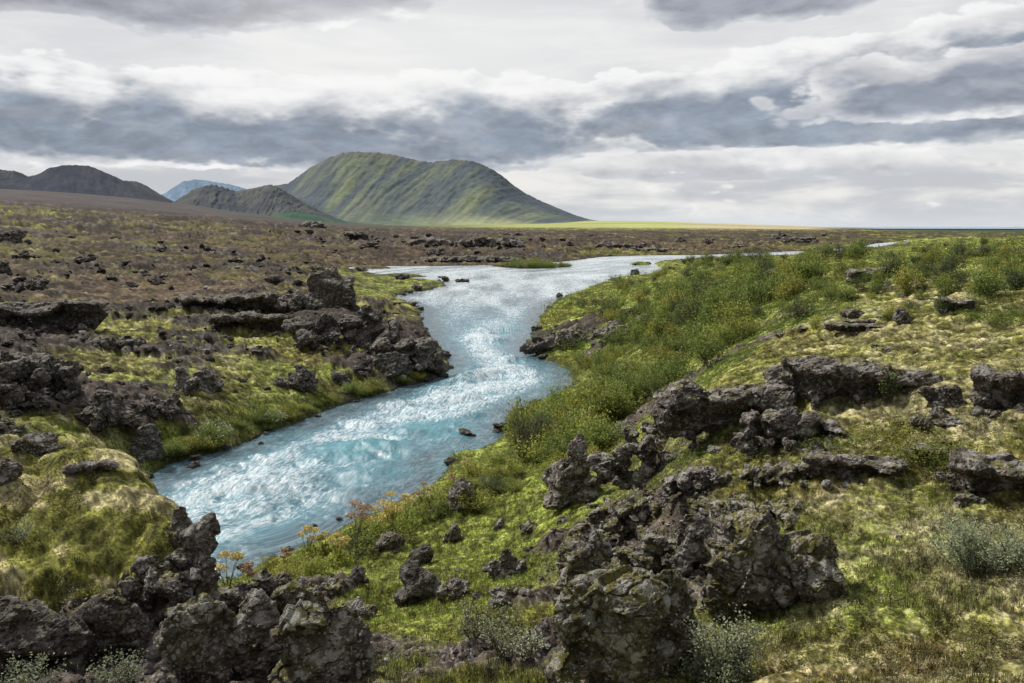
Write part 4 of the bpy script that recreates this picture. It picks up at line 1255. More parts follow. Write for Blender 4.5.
def shrub_meshes(h, w, nstem, nleaf, leaf, seed, upright=.5, droop=0.):
    g = np.random.default_rng(seed)
    paths = []; lp_ = []
    for i in range(nstem):
        an = g.uniform(0, 6.283); sp = g.random() ** .6 * w * .5; hh = h * (g.uniform(.55, 1.0)) * (1 - .35 * (sp / (w * .5 + 1e-6)) ** 2)
        tt = np.linspace(0, 1, 6)
        bx, by = g.normal(0, w * .06, 2)
        x = bx + np.cos(an) * sp * tt ** (1 - upright * .3) + g.normal(0, .02 * h, 6).cumsum() * .6
        y = by + np.sin(an) * sp * tt ** (1 - upright * .3) + g.normal(0, .02 * h, 6).cumsum() * .6
        z = hh * tt ** (1 + droop) - .04 * h
        p = np.stack([x, y, z], 1); paths.append(p)
        for j in range(4):
            t0 = g.uniform(.3, .95); k = int(t0 * 5); st = p[k]
            dr = np.array([g.normal(), g.normal(), abs(g.normal()) * .9 + .25]); dr = dr / np.linalg.norm(dr) * h * g.uniform(.12, .28)
            q = np.stack([st, st + dr * .5 + [0, 0, .02 * h], st + dr]); paths.append(q)
            lp_.append(q)
        lp_.append(p[2:])
    tot = nleaf; pos = []
    per = max(1, tot // len(lp_))
    for q in lp_:
        tq = g.random(per) ** .8 * (len(q) - 1); i = np.minimum(tq.astype(int), len(q) - 2); f = (tq - i)[:, None]
        pos.append(q[i] * (1 - f) + q[i + 1] * f + g.normal(0, leaf * 1.3, (per, 3)))
    pos = np.concatenate(pos)
    pos[:, 2] = np.maximum(pos[:, 2], .01)
    dark = np.clip(pos[:, 2] / h * .7 + g.normal(.15, .25, len(pos)), 0, 1)  # low leaves darker: shade under the bush put into leaf colour
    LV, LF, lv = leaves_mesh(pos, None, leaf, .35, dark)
    SV, SF = tubes(paths, .007 * h + .002, .0015 * h, 3)
    return (SV, SF), (LV, LF, lv)


M_BARK = mat_plain('shrub bark', (.11, .09, .07))
LEAFM = {
    'green': mat_leaf('birch scrub leaf', (.060, .092, .018), (.245, .310, .060)),
    'yellow': mat_leaf('yellowing scrub leaf', (.125, .13, .02), (.40, .395, .065)),
    'dark': mat_leaf('dark willow leaf', (.034, .050, .020), (.125, .155, .052)),
    'grey': mat_leaf('grey willow leaf', (.12, .15, .08), (.42, .46, .28)),
    'bright': mat_leaf('herb leaf', (.10, .15, .02), (.34, .37, .065)),
}
PROT = {}


def shrub_proto(kind, var, h=1.0, w=1.3, nstem=16, nleaf=1500, leaf=.062, upright=.5):
    key = (kind, var, h, w, nleaf, leaf)
    if key not in PROT:
        (SV, SF), (LV, LF, lv) = shrub_meshes(h, w, nstem, nleaf, leaf, 1000 + var * 13 + len(PROT) * 7, upright)
        sm = new_mesh('stems', SV, SF, [M_BARK], True)
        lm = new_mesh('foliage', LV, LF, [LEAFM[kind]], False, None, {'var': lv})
        PROT[key] = (sm, lm)
    return PROT[key]


def put_shrub(name, meshes, loc, rz, sc, label, cat, group=None):
    e = bpy.data.objects.new(name, None); COL.objects.link(e)
    e.empty_display_size = .2
    e.location = loc; e.rotation_euler = (0, 0, rz); e.scale = sc
    tag(e, label, cat, group)
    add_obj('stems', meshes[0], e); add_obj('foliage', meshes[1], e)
    return e


SHRUB_ZONES = [
    ([(670, 266), (700, 262), (780, 259), (860, 254), (860, 259), (780, 264), (700, 268)], 34, (1.3, 2.3), 'green green dark', 'dark green bush on the low bank in front of the far channel', 'bushes by the far channel'),
    # polygon in view, count, size range (m), kind weights, label, group
    ([(575, 305), (660, 264), (760, 262), (820, 268), (800, 300), (740, 315), (690, 330), (620, 330)], 105, (1.0, 1.9), 'green green dark yellow', 'green birch scrub bush on the slope above the upper river', 'scrub above the upper river'),
    ([(600, 350), (640, 325), (760, 305), (755, 335), (700, 372), (640, 405), (600, 430), (580, 395), (585, 365)], 80, (.8, 1.6), 'green green green yellow', 'bright green scrub bush on the slope below the plateau', 'scrub on the near slope'),
    ([(820, 262), (900, 250), (1070, 238), (1070, 282), (960, 300), (880, 300), (800, 300)], 82, (.5, 1.05), 'green green yellow dark', 'olive scrub bush on the rise at the right', 'scrub on the right rise'),
    ([(770, 290), (1000, 285), (1060, 330), (960, 325), (830, 330), (760, 335)], 22, (.3, .6), 'green dark yellow', 'low scrub tuft at the edge of the mossy plateau', 'low scrub at the plateau edge'),
    ([(520, 415), (600, 395), (640, 415), (600, 455), (545, 470), (510, 460)], 34, (1.0, 1.9), 'green bright yellow bright', 'tall light green bush beside the rapids', 'bushes beside the rapids'),
]
for poly, n, (s0, s1), kinds, lab, grp in SHRUB_ZONES:
    ks = kinds.split()
    for i in range(n):
        for _ in range(12):
            px, py = pick(poly, rn); p = hit(px, py)
            if p and dry_spot(p[0], p[1]) and p[3] < 260: break
        else:
            continue
        k = rn.choice(ks); v = rn.randrange(3)
        s = rn.uniform(s0, s1) * (1 + .25 * sstep(80, 200, p[3]))
        put_shrub('scrub_bush', shrub_proto(k, v), (p[0], p[1], p[2] - .05), rn.uniform(0, 6.3), (s, s, s * rn.uniform(.75, 1.35)), lab, 'bush', grp)

TUSS = [([(285, 424), (330, 406), (400, 384), (440, 378), (440, 372), (330, 398), (160, 452), (170, 464), (240, 444)], 34, (.45, .9), 'bright green bright green yellow', 'rounded green tussock fringing the left river bank', 'tussocks on the left river bank'),
        ([(440, 482), (520, 452), (600, 440), (590, 470), (520, 500), (430, 520), (400, 525)], 30, (.35, .8), 'bright yellow bright green yellow', 'leafy yellow green herb clump on the right river bank', 'herb clumps on the right river bank'),
        ([(270, 572), (340, 540), (400, 515), (420, 522), (350, 560), (280, 590)], 24, (.3, .6), 'bright yellow yellow', 'low bright herb clump among the angelica', 'herbs among the angelica')]
for poly, n, (s0, s1), kinds, lab, grp in TUSS:
    for i in range(n):
        for _ in range(12):
            px, py = pick(poly, rn); p = hit(px, py)
            if p and dry_spot(p[0], p[1]): break
        else:
            continue
        sc_ = rn.uniform(s0, s1)
        put_shrub('herb_tussock', shrub_proto(rn.choice(kinds.split()), rn.randrange(3), 1.0, 1.7, 20, 1700, .085), (p[0], p[1], p[2] - .04), rn.uniform(0, 6), (sc_, sc_, sc_ * rn.uniform(.7, 1.1)), lab, 'herb', grp)

SINGLE = [  # px, py, height px, kind, w/h, leaf, nleaf, label, name
    (527, 462, 74, 'dark', .6, .05, 5200, 'tall dark green willow standing at the bank left of the light bushes', 'willow_bush'),
    (546, 448, 50, 'dark', .8, .05, 3200, 'dark green willow close behind the tall bank willow', 'willow_bush'),
    (495, 492, 26, 'dark', 1.6, .05, 1800, 'low dark green bush above the bank rock', 'willow_bush'),
    (975, 572, 62, 'grey', 1.25, .030, 6000, 'round grey green willow bush on the grass at the right', 'willow_bush'),
    (1022, 568, 30, 'grey', 1.5, .034, 1200, 'small grey green willow cut by the right edge', 'willow_bush'),
    (728, 690, 96, 'grey', .65, .034, 4200, 'slender grey green birch sapling in front of the tall grey block', 'birch_sapling'),
    (700, 690, 55, 'grey', 1.0, .034, 900, 'low grey green willow sprig left of the birch sapling', 'willow_bush'),
    (505, 652, 56, 'grey', 1.1, .034, 800, 'loose grey green willow sprigs on the green slope', 'willow_bush'),
    (472, 640, 50, 'grey', .7, .034, 450, 'sparse willow sprig left of the loose sprigs', 'willow_bush'),
    (530, 660, 40, 'grey', 1.0, .034, 450, 'sparse willow sprig at the foot of the craggy cliff', 'willow_bush'),
    (120, 692, 40, 'grey', 1.4, .034, 900, 'grey green leafy plant in the shade under the mound', 'willow_bush'),
    (30, 690, 34, 'grey', 1.8, .034, 900, 'grey green leafy plant at the bottom left corner', 'willow_bush'),
    (22, 540, 24, 'grey', 1.2, .030, 420, 'small pale leafy sprig on the moss at the left edge', 'willow_bush'),
    (888, 402, 34, 'green', .7, .035, 600, 'small green shrub in front of the long rock wall', 'willow_bush'),
    (625, 285, 18, 'dark', 2.4, .06, 2600, 'dark bush mass at the edge of the upper river', 'scrub_bush'),
    (570, 306, 10, 'dark', 1.2, .06, 900, 'small round dark bush on the green river point', 'scrub_bush'),
    (752, 256, 15, 'dark', 2.6, .12, 2600, 'round dark bush alone on the far shore', 'scrub_bush'),
    (893, 275, 26, 'dark', 1.3, .05, 2200, 'dark rounded bush on the right rise', 'scrub_bush'),
    (960, 262, 26, 'dark', .7, .06, 1300, 'tall dark bush on the right skyline', 'scrub_bush'),
    (800, 320, 24, 'dark', 2.0, .05, 2400, 'dark low bush at the rim of the plateau', 'scrub_bush'),
    (735, 310, 16, 'dark', 1.2, .05, 1200, 'dark bush in the middle of the near slope', 'scrub_bush'),
    (758, 318, 15, 'dark', 1.2, .05, 1200, 'dark compact bush beside the moss edge', 'scrub_bush'),
    (838, 262, 24, 'dark', .6, .07, 1200, 'slim dark bush against the far water', 'scrub_bush'),
    (650, 670, 24, 'bright', 1.2, .04, 300, 'small green herb in the dark hollow of the cliff', 'herb'),
    (670, 555, 30, 'grey', 1.2, .03, 420, 'pale leafy sprig in the shaded cleft of the cliff', 'herb'),
    (505, 480, 26, 'yellow', 1.6, .05, 1400, 'bright yellow herb clump at the edge of the rapids', 'herb'),
    (478, 476, 22, 'yellow', 1.5, .05, 1100, 'yellow green herb clump beside the mossy river tip', 'herb'),
    (425, 520, 24, 'bright', 1.1, .05, 800, 'bright green leafy clump between angelica and bank rock', 'herb'),
    (235, 428, 16, 'bright', 1.5, .06, 900, 'round bright green tussock on the left river edge', 'herb'),
    (262, 424, 15, 'green', 1.5, .06, 900, 'round green tussock right of the bright tussock', 'herb'),
    (175, 452, 16, 'green', 1.8, .06, 900, 'green tussock at the water behind the mound', 'herb'),
    (292, 412, 14, 'bright', 1.5, .06, 800, 'small green tussock near the lower river bend', 'herb'),
    (98, 605, 22, 'bright', .7, .035, 240, 'yellow green herb hanging on the front of the mound', 'herb'),
    (78, 568, 16, 'bright', 1.2, .03, 240, 'light green herb on the moss of the mound', 'herb'),
]
for i_, (px, py, s_) in enumerate([(503, 267, 1.8), (512, 267.5, 2.4), (520, 268, 2.2), (529, 268.3, 2.9), (537, 268.3, 2.5), (545, 268, 3.0), (553, 267.5, 2.4), (561, 267, 2.0), (567, 266.5, 1.5), (533, 265, 3.0), (516, 265, 2.6)]):
    p = hit(px, py)
    put_shrub('scrub_bush', shrub_proto('green' if i_ % 3 else 'bright', 5, 1.0, 2.2, 20, 1500, .075), (p[0], p[1], p[2] - .05), i_ * 1.3, (s_, s_, s_ * .85), 'low green bush in the thicket on the islet in the upper river', 'bush', 'thicket on the islet')
for px, py, hp, kind, ar, leaf, nl, lab, nm in SINGLE:
    p = hit(px, min(py, 682.9))
    if p is None: continue
    sl = math.hypot(p[3], CAMZ - p[2]); h = hp * sl / FPX
    if py > 683: p = (p[0], p[1], p[2] - .1 * h, p[3])
    ms = shrub_proto(kind, int(px) % 97, round(h, 3), round(h * ar, 3), 10 + min(nl, 2400) // 160, nl, leaf, .7)
    put_shrub(nm, ms, (p[0], p[1], p[2] - .03 * h), rn.uniform(0, 6), (1, 1, 1), lab, {'herb': 'herb', 'birch_sapling': 'sapling'}.get(nm, 'bush'))

# white flowered bush on the left bank
M_FLOW = mat_plain('cream blossom', (.55, .53, .40))
M_GOLD = mat_plain('golden umbel', (.70, .58, .24), .9)
M_RUSTU = mat_plain('rusty seed umbel', (.54, .38, .25), .9)
M_YSTEM = mat_plain('angelica stem', (.16, .14, .04))


def white_bush(px, py, hp, label):
    p = hit(px, py); sl = math.hypot(p[3], CAMZ - p[2]); h = hp * sl / FPX
    ms = shrub_proto('green', px, round(h, 3), round(h * 1.6, 3), 18, 1200, .06)
    e = put_shrub('flowering_bush', ms, (p[0], p[1], p[2]), 0, (1, 1, 1), label, 'bush')
    a = rng.uniform(0, 6.28, 260); r_ = np.sqrt(rng.random(260)) * h * .8
    pos = np.stack([np.cos(a) * r_, np.sin(a) * r_, h * (1.0 - .5 * (r_ / (h * .8)) ** 2) + rng.normal(0, .05 * h, 260)], 1)
    LV, LF, lv = leaves_mesh(pos, None, .075, 0)
    add_obj('blossom', new_mesh('blossom', LV, LF, [M_FLOW], False), e)


white_bush(215, 446, 24, 'cream flowered bush on the left river edge')
white_bush(275, 426, 16, 'small cream flowered bush near the lower river bend')


def angelica(px, py, hp, mat_u, label, seed, leafkind='bright', nu=6):
    p = hit(px, py)
    if p is None: return
    sl = math.hypot(p[3], CAMZ - p[2]); h = hp * sl / FPX
    g = np.random.default_rng(seed)
    e = bpy.data.objects.new('angelica', None); COL.objects.link(e); e.location = (p[0], p[1], p[2] - .02); e.empty_display_size = .2
    tag(e, label, 'plant', None)
    for i in range(nu):
        f = 1.0 if i == 0 else g.uniform(.6, .92)
        an = g.uniform(0, 6.28); sp = 0 if i == 0 else g.uniform(.1, .32) * h
        top = np.array([math.cos(an) * sp, math.sin(an) * sp, h * f])
        tt = np.linspace(0, 1, 5)[:, None]
        path = np.concatenate([top[:2] * tt ** 1.6, top[2] * tt], 1)
        SV, SF = tubes([path], .012, .006, 5)
        st = add_obj('stem', new_mesh('stem', SV, SF, [M_YSTEM]), e)
        # umbel: rays and a flattened dome of little heads
        R_ = h * g.uniform(.13, .19); k = 52
        ph = g.uniform(0, 6.28, k); rr_ = np.sqrt(g.random(k))
        rr_ = rr_ * .9
        hd = np.stack([np.cos(ph) * rr_ * R_, np.sin(ph) * rr_ * R_, R_ * .6 * (1 - .6 * rr_ ** 2)], 1) + top
        rays = [np.stack([top - [0, 0, .02], (top + q) / 2 + [0, 0, .15 * R_], q]) for q in hd[:30]]
        RV, RF = tubes(rays, .003, .002, 3)
        LV, LF, _ = leaves_mesh(np.repeat(hd, 5, 0) + g.normal(0, R_ * .13, (k * 5, 3)), None, .034, .2, None, .9)
        RF4 = RF
        me = new_mesh('umbel', np.concatenate([RV, LV]), np.concatenate([RF4, LF + len(RV)]), [mat_u], False)
        add_obj('umbel', me, e)
    n = 900
    a = g.uniform(0, 6.28, n); r_ = g.random(n) ** .6 * h * .55
    pos = np.stack([np.cos(a) * r_, np.sin(a) * r_, h * (.06 + .66 * g.random(n) * (1 - r_ / (h * .62)))], 1)
    LV, LF, lv = leaves_mesh(pos, None, .075, .1, None, .6)
    add_obj('leaves', new_mesh('leaves', LV, LF, [LEAFM[leafkind]], False, None, {'var': lv}), e)


ANG = [
    (228, 602, 42, M_GOLD, 'pale golden angelica between the spire and the river', 'bright', 4),
    (250, 598, 30, M_RUSTU, 'faded angelica low behind the black lava crest', 'bright', 3),
    (308, 562, 32, M_GOLD, 'golden angelica leftmost of the clump on the river bank', 'bright', 5),
    (326, 560, 26, M_GOLD, 'low golden angelica in the clump on the river bank', 'yellow', 4),
    (338, 566, 30, M_GOLD, 'yellow angelica leaning left of the rusty angelica', 'bright', 5),
    (356, 552, 46, M_RUSTU, 'rusty brown angelica gone to seed on the river bank', 'dark', 6),
    (392, 540, 44, M_GOLD, 'tall golden angelica behind the lichen speckled rock', 'bright', 7),
    (376, 540, 30, M_GOLD, 'golden angelica just left of the tallest one', 'bright', 4),
    (406, 530, 32, M_GOLD, 'golden angelica just right of the tallest one', 'bright', 4),
    (424, 508, 22, M_RUSTU, 'small rusty angelica at the water upstream of the tall one', 'green', 4),
    (285, 574, 22, M_RUSTU, 'small orange angelica at the lower end of the bank clump', 'yellow', 4),
    (470, 480, 20, M_GOLD, 'small golden angelica near the mossy river tip', 'yellow', 4),
    (452, 490, 18, M_RUSTU, 'small brown angelica above the rapids', 'yellow', 3),
]
for i, (px, py, hp, mu, lab, lk, nu) in enumerate(ANG):
    angelica(px, py, hp, mu, lab, 40 + i, lk, nu)

# ------------------------------------------------------------------ grass and low cover (uncountable)
def grass(name, npts, pyr, pxr, tall, wid, cond, label, seed, tilt=.6, matx=None, colf=None):
    g = np.random.default_rng(seed)
    PX = g.uniform(pxr[0], pxr[1], npts); PY = g.uniform(pyr[0], pyr[1], npts)
    X, Y, T = ground_hits(PX, PY); ok = ~np.isnan(T); X, Y, T = X[ok], Y[ok], T[ok]
    X = X + g.normal(0, .15, len(X)); Y = Y + g.normal(0, .3, len(Y)) * (T / 30)
    Gs = ground(X, Y, True)
    pr = cond(X, Y, Gs, T)
    s = (g.random(len(X)) < pr) & (Gs['sd'] > .05)
    X, Y, T = X[s], Y[s], T[s]; Gs = {k: v[s] for k, v in Gs.items()}
    n = len(X); Z = Gs['h'] - .01
    c, _ = ground_color(X, Y, {**Gs, 'rk': Gs['rk'] * 0, 'w1b': Gs['w1b'] * 0 + 1}, np.zeros(n))
    if colf is not None: c = colf(c, X, Y, Gs, g)
    an = g.uniform(0, 6.28, n); ln = tall * g.uniform(.5, 1.4, n); wd = wid * g.uniform(.7, 1.4, n) * np.maximum(1, T / 26)
    lean = tilt * g.random(n) * ln
    b = np.stack([X, Y, Z], 1); ca, sa = np.cos(an), np.sin(an); q = g.uniform(0, 6.28, n)
    side = np.stack([np.cos(q), np.sin(q), 0 * q], 1) * wd[:, None] * .5
    top = b + np.stack([ca * lean, sa * lean, ln], 1)
    midp = b + np.stack([ca * lean * .35, sa * lean * .35, ln * .6], 1)
    V = np.stack([b - side, b + side, midp + side * .8, midp - side * .8, top], 1).reshape(-1, 3)
    i5 = np.arange(n) * 5
    F = np.concatenate([np.stack([i5, i5 + 1, i5 + 2], 1), np.stack([i5, i5 + 2, i5 + 3], 1), np.stack([i5 + 3, i5 + 2, i5 + 4], 1)])
    c = c * g.uniform(.6, 1.5, (n, 1))
    cc = np.repeat(c, 5, 0)
    return tag(add_obj(name, new_mesh(name, V, F, [matx or M_GR], False, np.clip(cc, .004, .9))), label, 'grass', kind='stuff')


M_GR = mat_vcol('grass blade', .8, .3)
grass('grass', 120000, (470, 690), (240, 590), .085, .008, lambda x, y, G, T: (1 - G['rk']) * (.15 + .85 * sstep(.45, .9, G['green'] + (fbm2(x / 1.2, y / 1.2, 3, 401) - .5))), 'short soft grass on the green slope above the river', 1)
grass('meadow_grass', 110000, (400, 690), (600, 1060), .065, .006, lambda x, y, G, T: (1 - G['rk']) * sstep(.46, .66, fbm2(x / .8, y / .8, 4, 402) + .12 * G['green']), 'dry and green grass in the moss of the right plateau', 2)
grass('bank_grass', 40000, (290, 470), (-40, 460), .16, .02, lambda x, y, G, T: (1 - G['rk']) * sstep(3.5, .3, G['sd']) * .9, 'lush green grass fringing the left water edge', 4, .6, None, lambda c, x, y, G, g: lerp(c, np.array([.12, .16, .025]), .6))


def leaf_cover(name, npts, pyr, pxr, cond, label, seed, per=12):
    g = np.random.default_rng(seed)
    X, Y, T = ground_hits(g.uniform(*pxr, npts), g.uniform(*pyr, npts)); ok = ~np.isnan(T); X, Y, T = X[ok], Y[ok], T[ok]
    Gs = ground(X, Y, True)
    k = (g.random(len(X)) < cond(X, Y, Gs, T)) & (Gs['sd'] > .15) & (T < 320)
    X, Y, T, Z = X[k], Y[k], T[k], Gs['h'][k]
    n = len(X)
    hgt = (.18 + .55 * sstep(.42, .68, fbm2(X / 2.2, Y / 2.2, 3, 411))) * g.uniform(.6, 1.3, n) * np.clip(T / 40, .6, 2.0)
    wd = hgt * g.uniform(.8, 1.3, n)
    a = g.uniform(0, 6.28, (n, per)); q = np.sqrt(g.random((n, per)))
    zf = g.random((n, per)) ** .6 * (1 - .6 * q * q)
    P = np.stack([X[:, None] + np.cos(a) * q * wd[:, None], Y[:, None] + np.sin(a) * q * wd[:, None], Z[:, None] + zf * hgt[:, None]], -1).reshape(-1, 3)
    ls = np.repeat(.05 * np.clip(T / 30, .8, 3.2), per)
    hue = np.repeat(fbm2(X / 3.5, Y / 3.5, 3, 412)[:, None], per, 1).ravel()
    v = np.clip(zf.ravel() * .9 + g.normal(0, .15, n * per), 0, 1)  # clump bases darker, tops lighter: shading put into leaf colour
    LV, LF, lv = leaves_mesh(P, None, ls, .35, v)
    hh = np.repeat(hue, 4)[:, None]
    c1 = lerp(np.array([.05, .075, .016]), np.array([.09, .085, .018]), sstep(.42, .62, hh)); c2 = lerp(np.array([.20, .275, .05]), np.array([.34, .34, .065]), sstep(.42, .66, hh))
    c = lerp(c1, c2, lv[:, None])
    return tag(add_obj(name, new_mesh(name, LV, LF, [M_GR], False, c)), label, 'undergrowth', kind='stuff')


def moss_bits(name, npts, pyr, pxr, label, seed):
    g = np.random.default_rng(seed)
    X, Y, T = ground_hits(g.uniform(*pxr, npts), g.uniform(*pyr, npts)); ok = ~np.isnan(T); X, Y, T = X[ok], Y[ok], T[ok]
    X = X + g.normal(0, .03, len(X)); Y = Y + g.normal(0, .06, len(X))
    Gs = ground(X, Y, True)
    k = (g.random(len(X)) < (1 - Gs['rk']) * sstep(.36, .6, fbm2(X / .45, Y / .45, 3, 421))) & (Gs['sd'] > .25)
    X, Y, T = X[k], Y[k], T[k]; Gs = {q: v[k] for q, v in Gs.items()}
    n = len(X)
    P = np.stack([X, Y, Gs['h'] + .012 + g.random(n) * .03], 1)
    c, _ = ground_color(X, Y, {**Gs, 'rk': Gs['rk'] * 0, 'w1b': Gs['w1b'] * 0 + 1}, np.zeros(n))
    pal = np.array([[.36, .31, .17], [.26, .24, .05], [.040, .040, .012], [.19, .21, .04], [.13, .095, .035], [.42, .39, .28]])
    cl = vnoise2(X / .10, Y / .13, 422) * .62 + vnoise2(X / .35, Y / .4, 423) * .38 + g.normal(0, .05, n)
    pk = np.searchsorted(np.array([.30, .42, .52, .60, .70]), cl)
    pk = np.array([2, 4, 1, 3, 0, 5])[pk]
    c = lerp(c, pal[pk], .62)
    LV, LF, lv = leaves_mesh(P, None, .022 * np.maximum(1, T / 13), .1, None, .7)
    return tag(add_obj(name, new_mesh(name, LV, LF, [M_GR], False, np.repeat(c, 4, 0))), label, 'moss', kind='stuff')


moss_bits('moss_cover', 300000, (330, 690), (-40, 1064), 'speckled moss, crowberry and dry lichen covering the ground', 8)
leaf_cover('scrub_undergrowth', 44000, (238, 470), (510, 1080), lambda x, y, G, T: (1 - G['rk']) * sstep(.42, .75, G['green'] + (fbm2(x / 3.0, y / 3.0, 3, 404) - .5) * 1.0), 'low tangled green undergrowth between the scrub bushes', 5)
leaf_cover('bank_herbs', 5000, (400, 600), (140, 620), lambda x, y, G, T: (1 - G['rk']) * sstep(2.2, .2, G['sd']) * .6, 'leafy herbs along the water edge', 6)

# ------------------------------------------------------------------ sky
SUN_EL, SUN_AZ = 46.0, -50.0     # azimuth from the view direction, negative = left
W_ = bpy.data.worlds.new('World'); SC.world = W_; W_.use_nodes = True
W_.cycles.sampling_method = 'MANUAL'; W_.cycles.sample_map_resolution = 256
t = NT_(W_)
sky = t.node('ShaderNodeTexSky', sky_type='NISHITA')
sky.sun_disc = False; sky.sun_elevation = R(SUN_EL); sky.sun_rotation = R(SUN_AZ)
sky.air_density = 1.0; sky.dust_density = 1.5
d = t.node('ShaderNodeTexCoord').outputs['Generated']
sp = t.node('ShaderNodeSeparateXYZ', i_0=d)
az = t.m('MULTIPLY', t.m('ARCTAN2', sp.outputs[0], sp.outputs[1]), 57.2958)
el = t.m('MULTIPLY', t.m('ARCSINE', sp.outputs[2]), 57.2958)


def cv(sx, sy, ox=0., oy=0.):
    return t.node('ShaderNodeCombineXYZ', i_0=t.m('MULTIPLY_ADD', az, sx, ox), i_1=t.m('MULTIPLY_ADD', el, sy, oy), i_2=3.3).outputs[0]


def billow(sx, sy, ox, oy, det=2.0):
    v = t.node('ShaderNodeTexVoronoi', feature='F1'); t.l.new(cv(sx, sy, ox, oy), v.inputs['Vector'])
    v.inputs['Scale'].default_value = 1.0; v.inputs['Detail'].default_value = det; v.inputs['Roughness'].default_value = .55
    return v.outputs['Distance']


pn = t.noise(cv(.085, .24, 11., 5.), 1.0, 10, .54, .25)
pn2 = t.noise(cv(.085, .24, 10.96, 4.84), 1.0, 7, .54, .25)
puff = t.m('SUBTRACT', t.m('ADD', pn, .20), t.m('MULTIPLY', billow(.24, .52, 25., 9., 3.0), .31))
big = t.noise(cv(.05, .13, 4.0, 2.0), 1.0, 5, .55, .2)
fine = t.noise(cv(.45, 1.1, 1.0, 7.0), 1.0, 8, .6, .3)
strk = t.noise(cv(.09, .50, 9.0, 3.0), 1.0, 9, .56, .4)
pc = t.m('SUBTRACT', puff, .47); bc = t.m('SUBTRACT', big, .5)
lit = t.m('SUBTRACT', pn, pn2)
# high bright overcast
c = t.mix(t.mr(t.m('ADD', t.m('MULTIPLY', strk, .7), t.m('MULTIPLY', big, .4)), .42, .66), (.70, .715, .735), (.85, .85, .845))
# pale lane above the horizon with cumulus streaks
lc = t.mix(t.mr(t.m('ADD', t.m('MULTIPLY', strk, .75), t.m('MULTIPLY', puff, .3)), .38, .60), (.56, .58, .615), (.85, .84, .815))
c = t.mix(t.mr(el, 5.4, 3.0), c, lc)


def layer(c, e0, e1, s0, s1, amp, bamp, dark, bright=(.90, .90, .90), opac=1.0, a0=None, a1=None, thr=.25, thick=.75):
    """a bank of cumulus between elevations e0 and e1 (sockets or numbers)"""
    up = t.mr(t.m('SUBTRACT', el, e0), -s0, s0); dn = t.mr(t.m('SUBTRACT', e1, el), -s1, s1)
    b = t.m('MULTIPLY', up, dn)
    if a0 is not None:
        b = t.m('MULTIPLY', b, t.m('MULTIPLY', t.mr(az, a0[0], a0[1]), t.mr(az, a1[0], a1[1])))
    den = t.m('ADD', b, t.m('ADD', t.m('MULTIPLY', pc, amp), t.m('MULTIPLY', bc, bamp)))
    den = t.m('MULTIPLY', den, t.mr(b, 0.0, .12))
    f = t.mr(den, thr, thr + .13)
    k = t.mr(den, thr + .06, thr + thick)
    k = t.m('MULTIPLY', k, t.mr(t.m('ADD', t.m('SUBTRACT', e1, el), t.m('MULTIPLY', pc, 5.0)), -.3, 1.9, .12, 1.0))
    edge = t.mix(t.mr(t.m('DIVIDE', t.m('SUBTRACT', el, e0), t.m('SUBTRACT', e1, e0)), .05, .55), (.60, .625, .665), bright)
    vary = t.mr(t.m('ADD', t.m('MULTIPLY', fine, .5), t.m('MULTIPLY', pn2, .6)), .42, .68)
    col = t.mix(k, edge, t.mix(vary, tuple(x * .90 for x in dark), tuple(x * 1.30 + .02 for x in dark)))
    col = t.mix(t.m('MULTIPLY', t.mr(lit, -.02, .12), t.mr(k, 1.0, .45, .16, .9)), col, (.95, .95, .945))
    col = t.mix(t.m('MULTIPLY', t.mr(lit, .02, -.10), .3), col, tuple(x * .88 for x in dark))
    return t.mix(t.m('MULTIPLY', f, opac), c, col)


topE = t.m('ADD', 8.6, t.m('MULTIPLY', t.mr(az, 2, 34, 0, 1), 3.4))
c = layer(c, t.mr(az, -4, 10, 3.7, 4.9), t.m('ADD', topE, .5), 1.3, 1.6, 1.5, .35, (.255, .298, .365), thr=.16, thick=.50)
# left: bright bulging tops and low grey bank; right: heavy shadowed bank; top: two dark undersides
c = layer(c, t.mr(az, -8, -18, 13.2, 11.9), 19.5, 1.3, 1.0, 1.0, .0, (.33, .345, .385), (.80, .81, .83), 1.0, (-46, -38), (-2, -10), .20, .55)
c = layer(c, 12.4, 19.5, 1.3, 1.0, 1.3, .3, (.30, .32, .37), (.80, .79, .81), 1.0, (6, 11), (26, 19), .36, .5)
c = layer(c, 6.3, 10.2, 1.2, 1.5, 1.3, .3, (.25, .28, .34), (.72, .73, .75), 1.0, (10, 24), (60, 50), .35, .6)
c = layer(c, 3.0, 4.9, .6, .8, 1.2, .4, (.42, .44, .48), (.84, .84, .84), .85, (-2, 8), (34, 20), .35, .6)
# glow of the hidden sun
da_ = t.m('DIVIDE', t.m('SUBTRACT', az, -6.0), 16.0); de_ = t.m('DIVIDE', t.m('SUBTRACT', el, 11.3), 3.6)
c = t.mix(t.m('MULTIPLY', t.mr(t.m('ADD', t.m('MULTIPLY', da_, da_), t.m('MULTIPLY', de_, de_)), 1.0, .0), .45), c, (.95, .945, .93))
# small white cumulus low down
c = t.mix(t.m('MULTIPLY', t.mr(t.m('ADD', fine, t.m('MULTIPLY', pc, 1.1)), .60, .76), t.mr(el, 5.0, 3.2, 0, .9)), c, (.91, .905, .89))
# horizon haze
c = t.mix(t.mr(el, 1.8, -.2, 0, .85), c, (.66, .70, .745))
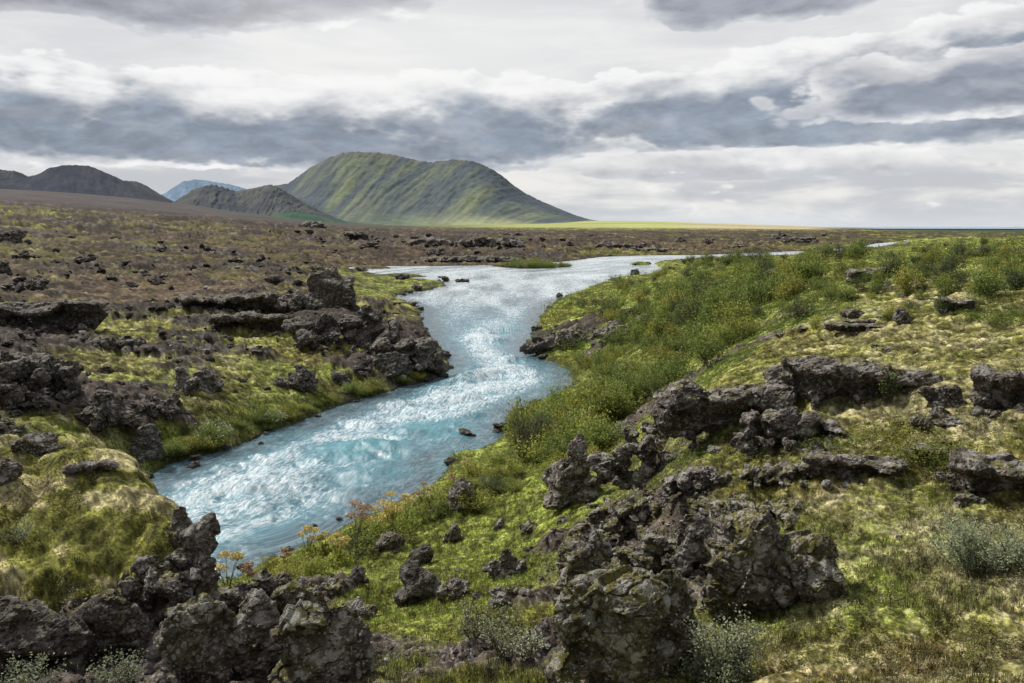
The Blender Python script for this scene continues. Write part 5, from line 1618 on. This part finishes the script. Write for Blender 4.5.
# overhead, outside the view: mixed cloud, toned down to weaken ambient light
hi = t.mr(el, 17, 30)
c = t.mix(hi, c, t.mix(t.mr(big, .35, .65), (.42, .45, .51), (.80, .80, .80)))
bk = t.mr(t.m('ABSOLUTE', az), 60, 120)  # unseen sky beside and behind the camera darkened so facing sides fall darker
c = t.mix(t.m('MULTIPLY', bk, t.mr(el, 75, 50)), c, t.mix(t.mr(big, .35, .65), (.20, .22, .26), (.42, .44, .48)))
cover = t.m('SUBTRACT', 1.0, t.m('MULTIPLY', t.mr(strk, .58, .74), t.mr(el, 9.5, 13.0, 0, .10)))
bg1 = t.node('ShaderNodeBackground'); t.l.new(sky.outputs[0], bg1.inputs[0]); bg1.inputs[1].default_value = .10
bg2 = t.node('ShaderNodeBackground'); t.l.new(c, bg2.inputs[0]); bg2.inputs[1].default_value = 1.0
mx = t.node('ShaderNodeMixShader'); t.l.new(cover, mx.inputs[0]); t.l.new(bg1.outputs[0], mx.inputs[1]); t.l.new(bg2.outputs[0], mx.inputs[2])
o = t.node('ShaderNodeOutputWorld'); t.l.new(mx.outputs[0], o.inputs[0])

sl = bpy.data.lights.new('sun', 'SUN'); sl.energy = 4.6; sl.angle = R(2.0); sl.color = (1.0, .955, .885)
so = bpy.data.objects.new('sun', sl); COL.objects.link(so)
sv = Vector((math.sin(R(SUN_AZ)) * math.cos(R(SUN_EL)), math.cos(R(SUN_AZ)) * math.cos(R(SUN_EL)), math.sin(R(SUN_EL))))
so.rotation_euler = sv.to_track_quat('Z', 'Y').to_euler(); so.location = sv * 100

# ------------------------------------------------------------------ camera, render settings
cam = bpy.data.cameras.new('camera'); cam.sensor_width = 36.0; cam.lens = FPX / 1024 * 36.0
cam.clip_start = .1; cam.clip_end = 120000
co = bpy.data.objects.new('camera', cam); COL.objects.link(co)
co.location = (0, 0, CAMZ); co.rotation_euler = (math.pi / 2 - PITCH, 0, 0)
SC.camera = co
SC.view_settings.view_transform = 'Standard'; SC.view_settings.look = 'None'; SC.view_settings.exposure = 0; SC.view_settings.gamma = 1
SC.render.engine = 'CYCLES'
SC.cycles.use_denoising = True
SC.cycles.max_bounces = 6; SC.cycles.diffuse_bounces = 3; SC.cycles.transparent_max_bounces = 6
